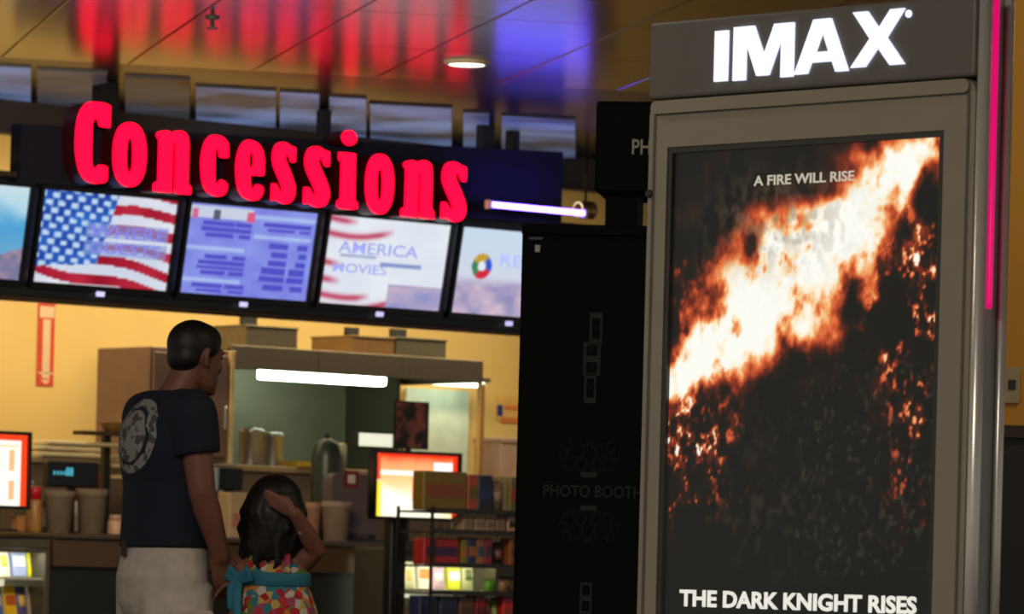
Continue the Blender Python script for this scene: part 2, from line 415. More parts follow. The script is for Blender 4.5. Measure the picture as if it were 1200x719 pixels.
# blue tube light at the right end of the sign
a0, z0 = C.hit(576, 239, TL-0.1); a1, _ = C.hit(688, 247, TL-0.1)
t = thing('blue_tube_light', 'glowing blue white tube light in front of the sign\'s right end', 'light', C.w((a0+a1)/2, TL-0.05, z0-0.03), C.ang)
hw = (a1-a0)/2
lathe('tube', [(0.006, -hw), (0.016, -hw+0.01), (0.016, hw-0.01), (0.006, hw)], mat('blue_tube', (200, 200, 255), 0.3, emit=(86, 62, 255), es=30.0), t, 14, (0, -0.03, 0.03), 'X')
box('channel', -hw, hw, 0.0, 0.02, 0.015, 0.045, BLACK, t, 0.004)
for sx in (-1, 1): box('end_socket', sx*hw-0.012, sx*hw+0.012, -0.045, 0.0, 0.005, 0.055, WHITEP, t, 0.004)
# small spotlight beyond it
a0, z0 = C.hit(686, 246, 0.3)
t = thing('spotlight', 'small warm spotlight on a stem beyond the blue tube light', 'spotlight', C.w(a0, 0.3, z0-0.05), C.ang)
lathe('stem', [(0.008, 0.06), (0.008, H-z0+0.05)], BLACK, t, 10)
lathe('can', [(0.03, -0.07), (0.05, -0.05), (0.055, 0.05), (0.05, 0.055)], mat('brass_can', (150, 120, 70), 0.35, 0.6), t, 18, (0, 0, 0.05), 'X')
lathe('lens', [(0.045, 0.054), (0.045, 0.058)], mat('warm_lens', (255, 230, 190), 0.4, emit=(255, 225, 180), es=1.6), t, 18, (-0.115, 0, 0.05), 'X')

# ================================================================== MENU BOARD AND SCREENS
TILT = math.radians(10.8)
bl = [C.hit(x, y, 0.0) for x, y in ((37, 328), (210, 341), (372, 354), (527, 366))]
pitch = (bl[3][0]-bl[0][0])/3; zb0 = sum(q[1] for q in bl)/4
sw = pitch*0.905
_, ztl = C.hit(53, 220, -0.10); sh = (ztl-C.hit(37, 328, 0)[1])/math.cos(TILT)
print('SCREEN', pitch, sw, sh, zb0, [round(q[1], 3) for q in bl])
sb0 = bl[0][0]-1.55*pitch; sb1 = bl[3][0]+1.25*pitch
mb = thing('menu_board', 'long black tilted housing holding the menu screens under the sign', 'menu board', C.w((sb0+sb1)/2, 0.05, zb0-0.10), C.ang)
hwb = (sb1-sb0)/2
hs = box('housing', -hwb, hwb, 0.012, 0.12, 0.065, 0.10+sh+0.05, BLACK, mb, 0.006); hs.rotation_euler = (TILT, 0, 0)
box('bottom_rail', -hwb, hwb, -0.035, 0.16, 0.014, 0.078, BLACK, mb, 0.005)
box('bottom_edge', -hwb, hwb, -0.04, 0.165, 0.0, 0.0135, mat('brown_rail', (52, 36, 20), 0.7), mb)
box('top_rail', -hwb, hwb, -0.18, 0.0, 0.10+sh*0.98+0.045, 0.10+sh*0.98+0.075, mat('brown_rail', (40, 29, 18), 0.7), mb, 0.005)
for fx in (-0.8, -0.3, 0.25, 0.75):
    box('ceiling_hanger', fx*hwb-0.03, fx*hwb+0.03, 0.0, 0.06, 0.1+sh, H-(zb0-0.10), BLACK, mb)

def scr_sky(U, V):
    n = fbm(U, V, 4, 5); c = ramp(V+0.3*(n-.5), [(0, (200,215,225)), (.25, (120,180,215)), (.55, (80,165,220)), (.85, (185,225,240)), (1, (205,230,240))])
    city = (V < 0.16+0.25*vnoise(U, U*0, 14, 3))
    return np.where(city[:, None], mixc((190,150,165), (90,110,160), vnoise(U, V, 20, 9)), c)
def scr_flag(U, V):
    wv = 0.035*np.sin(U*7.0)
    st = np.floor((V+wv+0.22*U*(V < .4))*9.2).astype(int) % 2
    red = mixc((150,10,40), (205,50,70), vnoise(U, V, 6, 2)); wht = mixc((205,215,235), (240,240,250), vnoise(U, V, 6, 8))
    c = np.where((st == 1)[:, None], red, wht)
    can = (U < 0.56-0.14*(1-V)) & (V > 0.17+0.14*U)
    blue = mixc((30,60,160), (45,110,205), vnoise(U, V, 7, 4))
    su = U*10.5; sv = (V+0.12*U)*12.0
    row = np.floor(sv).astype(int); fx = (su+0.5*(row % 2)) % 1.0; fy = sv % 1.0
    star = (np.abs(fx-.5) < .27) & (np.abs(fy-.5) < .36) & (((np.floor(su+0.5*(row % 2)).astype(int)+row) % 1) == 0)
    blue = np.where(star[:, None], mixc((150,190,235), (235,245,255), np.maximum(0, 1-3*np.hypot(fx-.5, fy-.5))), blue)
    c = np.where(can[:, None], blue, c)
    tx = (U > 0.34) & (U < 0.97) & (V > 0.33) & (V < 0.68) & (np.abs(V-.505) > 0.015)
    return np.where(tx[:, None], c*0.35+np.array((140,160,220))*0.65, c)
def scr_menu(U, V):
    c = mixc((118,122,225), (150,165,245), fbm(U, V, 6, 12, 3))
    for (a, b, lo_, hi_, n) in ((.14,.36,.62,.82,3), (.40,.50,.62,.82,3), (.14,.33,.2,.44,4), (.36,.48,.2,.44,4), (.62,.84,.73,.84,2), (.88,.97,.73,.84,2), (.64,.80,.06,.62,6), (.86,.96,.06,.62,6), (.12,.32,.0,.12,2), (.38,.5,.0,.12,2)):
        r = ((V-lo_)/(hi_-lo_)*n)
        k = (U > a+0.04*np.sin(np.floor(r)*5.1)) & (U < b) & (V > lo_) & (V < hi_) & (r % 1 > .28)
        c = np.where(k[:, None], np.array((84,84,205)), c)
    for a, b, v in ((0,.46,.51), (.52,.98,.68), (0,.46,.155), (.5,1,.9)):
        k = np.exp(-((V-v)/.022)**2)*((U > a) & (U < b)); c = mixc(c, (190,215,250), k*.85)
    hd = (U < .50) & (V > .84) & (V < .97); c = np.where(hd[:, None], np.array((208,215,235)), c)
    for a, b, q_ in ((.02,.07,(215,110,150)), (.45,.51,(225,95,135)), (.19,.24,(90,95,120))):
        k = (U > a) & (U < b) & (V > .83) & (V < .94); c = np.where(k[:, None], np.array(q_), c)
    return c
def scr_amer(U, V):
    c = mixc((225,230,245), (240,248,252), fbm(U, V, 4, 31, 3))
    wv = V+0.05*np.sin(U*6)-0.10*U
    for v, hi_ in ((.97,.25), (.80,.55), (.47,.16), (.28,.16), (.10,.42), (-.03,.7)):
        k = np.exp(-((wv-v)/.035)**2)*np.clip((hi_-U)/.12, 0, 1); c = mixc(c, (190,40,75), k*.85)
    k = ((V < .27) & (U > .55)); c = np.where(k[:, None], mixc((120,140,205), (225,190,205), fbm(U, V, 7, 17, 3)), c)
    k = (np.abs(V-.485) < .018) & (U > .46) & (U < .80); c = np.where(k[:, None], np.array((140,155,215)), c)
    k = (np.abs(V-.55) < .015) & (U > .12) & (U < .42); c = np.where(k[:, None], np.array((170,180,215)), c)
    return c
def scr_reg(U, V):
    c = ramp(V, [(0, (215,200,220)), (.3, (190,180,210)), (.45, (215,222,240)), (1, (205,228,245))])
    n = fbm(U, V, 10, 41, 2); low = np.clip((.42-V)/.1, 0, 1)
    c = mixc(c, mixc((120,120,180), (235,205,215), n), low*.8)
    x = (U-.21)/.085; y = (V-.56)/.15; r = np.hypot(x, y); an = np.arctan2(y, x)
    logo = (r < 1) & (r > .38)
    lc = np.where((an > .9)[:, None] & (an < 2.7)[:, None], np.array((205,165,50)), np.where((np.abs(an) > 2.2)[:, None], np.array((60,140,90)), np.where((an < -.4)[:, None], np.array((215,45,60)), np.array((50,90,205)))))
    c = np.where(logo[:, None], lc, c)
    return np.where((r <= .38)[:, None], np.array((235,240,250)), c)
LAV = mat('screen_text_lavender', (120, 125, 215), 0.4, emit=(112, 118, 214), es=0.9)
LAV2 = mat('screen_text_blue', (150, 160, 225), 0.4, emit=(150, 160, 226), es=0.9)
LAV3 = mat('screen_text_greyblue', (160, 180, 215), 0.4, emit=(165, 185, 222), es=0.95)
scr = [(-1, scr_sky, 'menu screen showing blue sky, cut by the left picture edge', []),
       (0, scr_flag, 'menu screen showing a flag with stars and stripes', [('WHERE', .37, .95, .53, .66, LAV), ('GUESTS', .38, .92, .36, .48, LAV)]),
       (1, scr_menu, 'menu screen with violet price list', []),
       (2, scr_amer, 'pale menu screen with faded stripes and the word America', [('AMERICA', .10, .76, .585, .72, LAV2), ('MOVIES', .08, .52, .36, .47, LAV2)]),
       (3, scr_reg, 'pale menu screen with round colourful emblem beside the photo booth', [('REGAL', .36, .90, .58, .72, LAV3)])]
for k, fn, lab, txts in scr:
    a = bl[0][0]+k*pitch
    t = thing('menu_screen', lab, 'screen', C.w(a+sw/2, 0.0, zb0), C.ang, 'menu screens in a row')
    t.rotation_euler = (TILT, 0, C.ang)
    bz = 0.022
    obj('bezel', shape_mesh('bezel', [[(-sw/2-bz, -bz-.012), (sw/2+bz, -bz-.012), (sw/2+bz, sh+bz), (-sw/2-bz, sh+bz)], [(-sw/2, 0), (sw/2, 0), (sw/2, sh), (-sw/2, sh)]], 0.03), BLACKG, t).location.y = -0.022
    d = picture('display', -sw/2, sw/2, 0, sh, 110, 62, fn, picmat('screen_light', 0.92), t, -0.008)
    for s_, u0, u1, v0, v1, m_ in txts:
        text('screen_lettering', s_, -sw/2+u0*sw, -sw/2+u1*sw, v0*sh, v1*sh, m_, d, -0.010, 0.001, 0.01)
    box('bezel_logo', -0.028, 0.028, -0.027, -0.0225, -0.055, -0.028, mat('bezel_logo', (200, 200, 255), 0.4, emit=(205, 200, 250), es=0.9), t, 0.002)  # brand logo on the bezel with a painted-in glow, not a lamp

# ================================================================== COUNTER
_, ZT = C.hit(100, 625, 0.0)
sA = C.hit(-60, 640, 0)[0]; sB = C.hit(615, 640, 0)[0]+1.6
sCase = C.hit(60, 660, 0)[0]
ct = thing('service_counter', 'long service counter with brown fascia and black base', 'counter', C.w((sCase+sB)/2, 0, 0), C.ang)
hc = (sB-sCase)/2
_, zf = C.hit(100, 664, 0)
box('worktop', -hc, hc, -0.04, 0.80, ZT-0.03, ZT, mat('worktop_brown', (72, 60, 46), 0.4), ct, 0.006)
nf = 9
for i in range(nf):
    x0 = -hc+2*hc*i/nf
    box('fascia_panel', x0+0.004, x0+2*hc/nf-0.004, -0.015, 0.02, zf, ZT-0.031, mat('fascia_brown', (74, 54, 36), 0.35, vary=0.15, scale=4), ct, 0.003)
box('base', -hc, hc, 0.02, 0.78, 0.0, ZT-0.031, mat('counter_black', (22, 24, 21), 0.5), ct)
# lit candy display case at the left
def case(name, lab, s_l, s_r, t0, z_top, shelves, depth=0.42):
    e = thing(name, lab, 'display case', C.w((s_l+s_r)/2, t0, 0), C.ang); h = (s_r-s_l)/2
    FR = mat('case_frame', (88, 82, 66), 0.4, 0.4)
    box('top_panel', -h, h, 0, depth, z_top-0.05, z_top, FR, e, 0.004)
    for sx in (-1, 1): box('side_panel', sx*h-(0.03 if sx > 0 else 0), sx*h+(0.03 if sx < 0 else 0), 0, depth, 0.0, z_top-0.051, FR, e, 0.003)
    box('back_panel', -h+0.031, h-0.031, depth-0.02, depth, 0.0, z_top-0.051, mat('case_white', (225, 222, 205), 0.5, emit=(238, 236, 205), es=0.75), e)
    box('base', -h+0.031, h-0.031, 0.0, depth-0.021, 0.0, 0.28, FR, e)
    box('front_lip', -h+0.031, h-0.031, 0.0, 0.008, z_top-0.075, z_top-0.051, FR, e)
    box('lamp_strip', -h+0.04, h-0.04, 0.015, 0.05, z_top-0.066, z_top-0.052, mat('case_lamp', (255, 255, 240), 0.4, emit=(255, 252, 225), es=16.0), e)
    for z in shelves:
        box('shelf', -h+0.032, h-0.032, 0.02, depth-0.021, z-0.012, z, mat('case_shelf', (190, 188, 165), 0.4), e)
    return e, h
zsh = [C.hit(25, 676, 0.12)[1], C.hit(25, 722, 0.12)[1]]
_, zct = C.hit(30, 631, -0.02)
dc, hcase = case('candy_display_case', 'lit candy display case at the left end of the counter', sA, sCase-0.02, -0.02, zct, zsh)
def pack(name, lab, cat, loc, rz, wd, dp, ht, col, band, lean=0.0, group=None, kind=0):
    t = thing(name, lab, cat, loc, rz, group); t.rotation_euler = (lean, 0, rz)
    m1 = mat('pack_%d_%d_%d' % col, col, 0.4); m2 = mat('pack_%d_%d_%d' % band, band, 0.4)
    if kind == 0:   # carton with a printed band and a top flap
        box('carton', -wd/2, wd/2, -dp/2, dp/2, 0, ht, m1, t, min(wd, dp)*0.06)
        box('printed_band', -wd/2*0.86, wd/2*0.86, -dp/2-0.002, -dp/2, ht*0.34, ht*0.68, m2, t)
    elif kind == 1: # bag with crimped ends
        bm = bmesh.new(); prof = [(0, .18), (.06, .22), (.12, .8), (.5, 1), (.88, .8), (.94, .22), (1, .18)]
        loft(bm, [((0, 0, ht*z), wd/2*(.94+.06*(1-k)), dp/2*k, (1, 0, 0), (0, 1, 0)) for z, k in prof], 16)
        bmobj('bag', bm, m1, t, True)
        bm = bmesh.new(); loft(bm, [((0, -dp*0.10, ht*z), wd/2*.7, dp/2*k, (1, 0, 0), (0, 1, 0)) for z, k in [(.32, .84), (.5, .9), (.68, .84)]], 16)
        bmobj('printed_panel', bm, m2, t, True)
    return t
casepk = [[((226,232,240),(150,170,220)), ((240,240,225),(190,205,90)), ((150,165,215),(230,235,240)), ((215,215,30),(150,140,110))],
          [((205,60,130),(240,200,80)), ((80,110,190),(225,215,200)), ((225,185,25),(190,90,30)), ((90,80,130),(230,190,90)), ((170,150,120),(110,90,120))]]
names = {0: 'upper', 1: 'lower'}
cname = [['white and blue', 'white and lime', 'pale blue', 'bright yellow'], ['pink', 'blue', 'golden yellow', 'violet', 'tan']]
lv = [C.hit(25, 676, 0.12)[1], C.hit(25, 722, 0.12)[1]]
for r in range(2):
    n = len(casepk[r]); x0 = C.hit(-22, 660, 0.12)[0]; x1 = C.hit(49, 660, 0.12)[0]
    for i, (a, b) in enumerate(casepk[r]):
        s_ = x0+(x1-x0)*(i+0.5)/n
        pack('candy_pack', '%s candy pack leaning on the %s shelf of the lit case' % (cname[r][i], names[r]), 'candy', C.w(s_, 0.12, lv[r]+0.001), C.ang, (x1-x0)/n*0.90, 0.035, 0.165, a, b, -0.22, 'candy packs in the lit display case', 1 if i % 2 else 0)
# right lit case behind the rack
sE = C.hit(442, 680, -0.28)[0]; sF = C.hit(562, 680, -0.28)[0]
_, zct2 = C.hit(500, 643, -0.28)
zs2 = [C.hit(500, 690, -0.15)[1], C.hit(500, 735, -0.15)[1]]
dc2, hc2 = case('candy_display_case', 'lit candy display case half hidden behind the candy rack', sE, sF, -0.46, zct2, zs2, 0.40)
cols2 = [((235,235,220),(120,130,120)), ((225,228,190),(240,200,120)), ((235,230,215),(220,140,70)), ((225,190,215),(235,240,230)), ((215,220,60),(235,235,235)), ((200,205,150),(120,130,90))]
nm2 = ['white', 'cream', 'ivory', 'pale pink', 'lime yellow', 'olive']
for r in range(2):
    for i, (a, b) in enumerate(cols2):
        s_ = sE+0.05+(sF-sE-0.1)*(i+0.5)/6
        pack('candy_pack', '%s candy pack on the %s shelf of the case behind the rack' % (nm2[i], names[r]), 'candy', C.w(s_, -0.30, zs2[r]+0.001), C.ang, (sF-sE)/6*0.72, 0.04, 0.13+0.02*((i*7+r) % 3), a, b, -0.12, 'candy packs in the right display case', (i+r) % 2)

# ---- things on the counter; helper turns a box seen in the photo at depth t into base point and size
def cb(x0, y0, x1, y1, t, base=None):
    xm, ym = (x0+x1)/2, (y0+y1)/2
    a0 = C.hit(x0, ym, t)[0]; a1 = C.hit(x1, ym, t)[0]
    zl = C.hit(xm, y1, t)[1] if base is None else base; zh = C.hit(xm, y0, t)[1]
    return C.w((a0+a1)/2, t, zl), a1-a0, zh-zl
def lit_sign(lab, x0, y0, x1, y1, t, fn, nx, ny, stand=True, rim=None, base=None):
    p, wd, ht = cb(x0, y0, x1, y1, t, base)
    zl = C.hit((x0+x1)/2, y1, t)[1]; ztop = zl + (C.hit((x0+x1)/2, y0, t)[1]-zl)
    hh = ztop-zl; p = C.w((p-C.o).dot(C.es), t, zl)
    e = thing('lit_menu_display', lab, 'display', p, C.ang)
    obj('case', shape_mesh('case', [[(-wd/2-.012, -.012), (wd/2+.012, -.012), (wd/2+.012, hh+.012), (-wd/2-.012, hh+.012)], [(-wd/2+.006, .006), (wd/2-.006, .006), (wd/2-.006, hh-.006), (-wd/2+.006, hh-.006)]], 0.05), rim or BLACK, e).location.y = -0.03
    box('back_cover', -wd/2, wd/2, 0.0201, 0.05, 0, hh, BLACK, e)
    picture('display', -wd/2+.004, wd/2-.004, .004, hh-.004, nx, ny, fn, picmat('lit_display', 1.25), e, -0.012)
    return e, wd, hh
def sg_left(U, V):
    c = np.tile(np.array((255.,250,235)), (len(U), 1))
    rim = (U > .88) | (V > .90); c = np.where(rim[:, None], np.array((235,62,20)), c)
    k = (U > .70) & (U < .80) & (V > .08) & (V < .78) & (np.abs(V-.42) > .06); c = np.where(k[:, None], np.array((235,180,130)), c)
    k = (U > .40) & (U < .55) & (V > .08) & (V < .78); c = np.where(k[:, None], np.array((240,205,150)), c)
    k = (V > .80) & (V < .86) & (U < .86); c = np.where(k[:, None], np.array((225,215,185)), c)
    return c
e, wd, hh = lit_sign('lit red and white menu display at the left picture edge', -40, 507, 31, 593, -0.05, sg_left, 40, 40)
box('stand', -0.03, 0.03, 0.0, 0.05, -(e.location.z-ZT), 0, BLACK, e)
box('foot', -0.12, 0.12, -0.05, 0.10, -(e.location.z-ZT), -(e.location.z-ZT)+0.012, BLACK, e, 0.004)
def sg_right(U, V):
    n = fbm(U, V, 5, 77, 3)
    c = ramp(V+.1*(n-.5), [(0, (255,235,120)), (.3, (255,250,225)), (.55, (255,205,140)), (.85, (250,150,95)), (1, (225,60,25))])
    d = V-(.55-.55*U); c = mixc(c, (255,252,240), np.clip(.5-d*6, 0, 1)*.85)
    c = mixc(c, (255,225,40), np.clip((.10-U)/.06, 0, 1)*(V < .55))
    k = (U < .60) & (V > .66) & (V < .74); c = np.where(k[:, None], np.array((255,248,235)), c)
    k = (U > .70) & (U < .94) & (V > .66) & (V < .88); c = np.where(k[:, None], np.array((255,252,245)), c)
    k = (U > .94) | (V > .95); c = np.where(k[:, None], np.array((225,48,20)), c)
    k = (U < .06) & (V > .58); c = np.where(k[:, None], np.array((235,70,35)), c)
    k = (U > .45) & (U < .49) & (V > .25) & (V < .62); c = np.where(k[:, None], np.array((245,130,70)), c)
    return c
TM = -0.62
e, wd, hh = lit_sign('lit orange menu display on a black post beside the candy rack', 437, 531, 535, 607, TM, sg_right, 70, 54)
sp0 = C.hit(458, 660, TM)[0]; sp1 = C.hit(476, 660, TM)[0]; sm = (Vector(e.location)-C.o).dot(C.es)
box('post', sp0-sm, sp1-sm, 0.0, 0.07, -e.location.z, 0.0, BLACK, e, 0.006)
box('foot', sp0-sm-0.14, sp1-sm+0.14, -0.15, 0.09, -e.location.z, -e.location.z+0.015, BLACK, e, 0.004)

# customer display of the register
p, wd, ht = cb(53, 541, 113, 571, 0.45, ZT)
dz = C.hit(83, 571, 0.45)[1]-ZT
e = thing('register_display', 'black register pole display with cyan digits above the popcorn tubs', 'register', p, C.ang)
box('head', -wd/2, wd/2, -0.03, 0.03, dz, ht, BLACKG, e, 0.008)
box('pole', -0.02, 0.02, -0.015, 0.015, 0.0, dz, BLACK, e)
box('foot', -0.07, 0.07, -0.06, 0.06, 0, 0.012, BLACK, e, 0.003)
CY = mat('cyan_digits', (60, 160, 190), 0.4, emit=(80, 185, 210), es=0.9)
hd = ht-dz
text('digits', '88', -wd*0.16, -wd*0.02, dz+hd*.45, dz+hd*.78, CY, e, -0.0325, 0.001, 0.01)
text('digits', '- - - -', -wd*0.40, -wd*0.17, dz+hd*.48, dz+hd*.62, CY, e, -0.0325, 0.001, 0.01)
# popcorn tubs
TUB = mat('tub_card', (146, 130, 106), 0.55); TUBI = mat('tub_inside', (90, 78, 62), 0.6)
def tub(lab, x0, y0, x1, y1, t, m_=TUB, n=5, name='popcorn_tub_stack'):
    p, wd, ht = cb(x0, y0, x1, y1, t, ZT)
    e = thing(name, lab, 'tubs', p, C.ang, 'stacks of tubs on the counter')
    r = wd/2*0.88
    lathe('tub', [(r*.80, 0), (r*.98, ht*.86), (r*1.03, ht*.865), (r*1.03, ht*.885), (r*.95, ht*.88), (r*.78, ht*.80)], m_, e, 26)
    for i in range(n):
        z = ht*(.90+.10*i/n)
        lathe('nested_rim', [(r*.98, z-.012*ht), (r*1.03, z-.008*ht), (r*1.03, z+.006*ht), (r*.97, z+.004*ht)], m_, e, 26)
    return e
tub('left stack of beige popcorn tubs under the register display', 52, 574, 86, 625, 0.20)
tub('right stack of beige popcorn tubs under the register display', 90, 572, 124, 625, 0.20)
tub('stack of pale cups on the counter behind the girl\'s elbow', 378, 587, 410, 629, 0.25, mat('cup_cream', (172, 145, 122), 0.5), 6, 'cup_stack')
tub('narrow stack of pinkish cups left of the pale cup stack', 359, 588, 376, 624, 0.45, mat('cup_pink', (190, 140, 115), 0.5), 6, 'cup_stack')
# red caps / condiment bits
RED = mat('red_plastic', (200, 22, 30), 0.4)
def shaker(lab, x0, y0, x1, y1, t, mb_, mc, cat='shaker', name='seasoning_shaker', base=None):
    p, wd, ht = cb(x0, y0, x1, y1, t, ZT if base is None else base)
    e = thing(name, lab, cat, p, C.ang, 'small containers along the counter'); r = wd/2*.85
    lathe('body', [(r*.9, 0), (r, ht*.05), (r*.92, ht*.68), (r*.7, ht*.74)], mb_, e, 18)
    lathe('cap', [(r*.78, ht*.72), (r*.80, ht*.96), (r*.6, ht)], mc, e, 18)
    return e
shaker('red capped shaker left of the register display foot', 78, 571, 92, 600, 0.62, WHITEP, RED)
shaker('red capped shaker between the tub stacks and the tray rack', 95, 570, 103, 600, 0.56, WHITEP, RED)
shaker('tall red squeeze bottle right of the register display', 105, 552, 118, 600, 0.52, RED, RED, 'bottle', 'squeeze_bottle')
shaker('golden jar with red lid right of the left menu display', 31, 570, 50, 612, 0.28, mat('gold_jar', (170, 120, 60), 0.4), RED, 'jar', 'jar')
shaker('pale cup with blue base next to the man\'s back', 126, 603, 144, 628, 0.15, mat('cup_peach', (205, 165, 130), 0.5), mat('cap_peach', (190, 150, 120), 0.5), 'cup', 'cup')
p, wd, ht = cb(17, 604, 26, 628, 0.02, ZT)
e = thing('orange_carton', 'small orange carton on the counter below the left menu display', 'carton', p, C.ang)
box('carton', -wd/2, wd/2, -.03, .03, 0, ht, mat('orange_card', (170, 110, 55), 0.5), e, 0.004); box('lid', -wd/2*1.05, wd/2*1.05, -.032, .032, ht*.9, ht*1.02, mat('orange_lid', (190, 130, 75), 0.5), e, 0.003)
p, wd, ht = cb(25, 585, 52, 628, 0.45, ZT)
e = thing('napkin_dispenser', 'dull grey napkin dispenser left of the popcorn tubs', 'dispenser', p, C.ang)
box('body', -wd/2, wd/2, -.08, .08, 0, ht, mat('grey_metal', (88, 88, 84), 0.4, 0.3), e, 0.012, 2); box('napkin_slot', -wd*.3, wd*.3, -.083, -.079, ht*.2, ht*.75, mat('napkin', (160, 150, 130), 0.7), e)

# tray rack at the man's shoulder blade
p, wd, ht = cb(114, 507, 142, 590, 0.6, ZT)
e = thing('tray_rack', 'black post rack with pale trays left of the man', 'rack', p, C.ang)
dz = ht
box('post', -0.02, 0.02, 0.02, 0.06, 0, ht, BLACK, e)
box('foot', -0.12, 0.12, -0.06, 0.12, 0, 0.012, BLACK, e, 0.003)
for i, (f, l_, r_) in enumerate(((.55, .02, .20), (.66, .02, .20), (.76, .02, .20), (.86, -.15, .20), (.97, -.24, .18))):
    box('tray', l_, r_, -0.10, 0.0195, ht*f, ht*f+0.022, mat('tray_cream', (205, 185, 140), 0.5) if i < 4 else mat('tray_dark', (70, 52, 30), 0.5), e, 0.004)
# basket on the rack
p, wd, ht = cb(117, 500, 140, 511, 0.6)
e = thing('wicker_basket', 'small brown basket on top of the tray rack', 'basket', C.w((p-C.o).dot(C.es), 0.56, ZT+dz*0.97+0.0225), C.ang)
WK = mat('wicker', (150, 108, 48), 0.7, vary=0.3, scale=60)
lathe('bowl', [(0.05, 0), (0.075, .045), (0.08, .05), (0.07, .046)], WK, e, 20); lathe('rim', [(0.078, .044), (0.085, .05), (0.078, .056)], WK, e, 20)

# ---- back equipment: tall cabinet, hood, shelf, pots
_, ZS = C.hit(330, 547, 1.9)
SBL = mat('back_shelf', (150, 126, 88), 0.45)
bs0 = C.hit(-60, 560, 1.8)[0]; bs1 = C.hit(640, 560, 1.8)[0]
e = thing('back_counter', 'tall beige back counter along the yellow wall', 'counter', C.w((bs0+bs1)/2, 1.75, 0), C.ang); hb = (bs1-bs0)/2
zb_l = C.hit(60, 520, 1.8)[1]
box('top', -hb, hb, -0.03, 1.10, ZS-0.04, ZS, SBL, e, 0.006)
for i in range(10):
    x0 = -hb+2*hb*i/10
    d = box('door', x0+0.006, x0+2*hb/10-0.006, -0.02, 0.0, 0.12, ZS-0.05, mat('door_brown', (104, 84, 62), 0.5), e, 0.004)
    box('handle', x0+0.06, x0+0.075, -0.045, -0.0205, ZS-0.35, ZS-0.15, STEEL, d, 0.003)
box('carcass', -hb, hb, 0.0005, 1.08, 0.0, ZS-0.041, mat('carcass_brown', (84, 66, 48), 0.6), e)
# shelf tiers at the left
p, wd, ht = cb(33, 516, 118, 547, 1.85, ZS)
e = thing('storage_tray_stack', 'flat cream trays stacked on the left of the back counter', 'trays', p, C.ang)
for i, (f0, f1, a, b) in enumerate(((0, .28, -.5, .5), (.36, .62, -.5, .36), (.70, .95, -.42, .5))):
    box('tray', a*wd, b*wd, -.15, .15, ht*f0, ht*f1, mat('tray_cream', (205, 185, 140), 0.5), e, 0.006)
# tall mauve cabinet
TC = 1.55
p, wd, ht = cb(179, 408, 271, 545, TC, ZS)
e = thing('equipment_cabinet', 'tall mauve brown cabinet behind the man\'s head', 'cabinet', C.w((p-C.o).dot(C.es), TC+0.3, ZS), C.ang)
MV = mat('mauve_panel', (116, 86, 70), 0.5)
box('body', -wd/2, wd/2, -.26, .3, 0, ht, MV, e, 0.006)
box('door', -wd/2+.015, wd/2-.015, -.285, -.2605, .03, ht-.03, MV, e, 0.005)
box('cream_corner_post', wd/2+.001, wd/2+.03, -.29, -.24, 0, ht, mat('post_cream', (205, 175, 120), 0.5), e, 0.003)
box('handle', wd/2-.05, wd/2-.035, -.31, -.2855, ht*.3, ht*.5, STEEL, e, 0.003)
# notice on the wall
def notice(name, lab, x0, y0, x1, y1, parts):
    p, wd, ht = cb(x0, y0, x1, y1, TW-0.005)
    return thing(name, lab, 'sign', p, C.ang), wd, ht
e, wd, ht = notice('wall_notice', 'blank white paper notice on the yellow wall behind the man\'s shoulder', 133, 459, 166, 505, 0)
box('sheet', -wd/2, wd/2, -0.003, 0.004, 0, ht, mat('paper', (225, 205, 175), 0.6), e)
e, wd, ht = notice('extinguisher_sign', 'narrow vertical red and white sign on the yellow wall', 44, 352, 63, 452, 0)
RS = mat('sign_red', (205, 62, 30), 0.5); WS = mat('sign_white', (225, 190, 150), 0.5)
box('plate', -wd/2, wd/2, -0.006, 0.004, 0, ht, RS, e)
box('white_band', -wd*.22, wd*.24, -0.008, -0.0062, ht*.09, ht*.78, WS, e)
box('white_header', -wd*.45, wd*.45, -0.008, -0.0062, ht*.80, ht*.93, WS, e)
obj('arrow', shape_mesh('arrow', [[(-wd*.3, ht*.07), (0, ht*.015), (wd*.3, ht*.07)]], 0.0015), WS, e).location.y = -0.008
box('white_rule', -wd*.45, wd*.45, -0.008, -0.0062, ht*.14, ht*.16, WS, e)
# hood
TH = 1.62
hs0, _ = C.hit(272, 420, TH); hs1, _ = C.hit(567, 436, TH)
_, zh1 = C.hit(420, 413, TH); _, zh0 = C.hit(420, 440, TH)
HS = mat('hood_steel', (120, 108, 88), 0.4, 0.6, scale=40)
hd_ = thing('exhaust_hood', 'stainless steel exhaust hood with lit underside over the back counter', 'hood', C.w((hs0+hs1)/2, TH, zh0), C.ang)
hh_ = (hs1-hs0)/2; fh = zh1-zh0
nseg = 3
for i in range(nseg):
    x0 = -hh_+2*hh_*i/nseg
    box('fascia_panel', x0+0.003, x0+2*hh_/nseg-0.003, 0, 0.03, 0, fh, HS, hd_, 0.004)
box('top_panel', -hh_, hh_, 0.0301, TW-TH-0.005, fh-0.02, fh, HS, hd_)
box('back_panel', -hh_, hh_, TW-TH-0.03, TW-TH-0.005, -(zh0-ZS)+0.002, fh-0.021, mat('splash_steel', (128, 132, 112), 0.42, 0.35, scale=5), hd_)
for sx in (-1, 1): box('end_panel', sx*hh_-0.012, sx*hh_+0.012, 0.031, TW-TH-0.031, 0, fh-0.021, HS, hd_)
box('right_post', hh_-0.02, hh_+0.015, 0.0, 0.04, -(zh0-ZS)+0.001, -0.001, mat('post_tan', (190, 140, 70), 0.5), hd_, 0.003)
HL = mat('hood_tube', (240, 255, 235), 0.4, emit=(238, 255, 228), es=9.0)
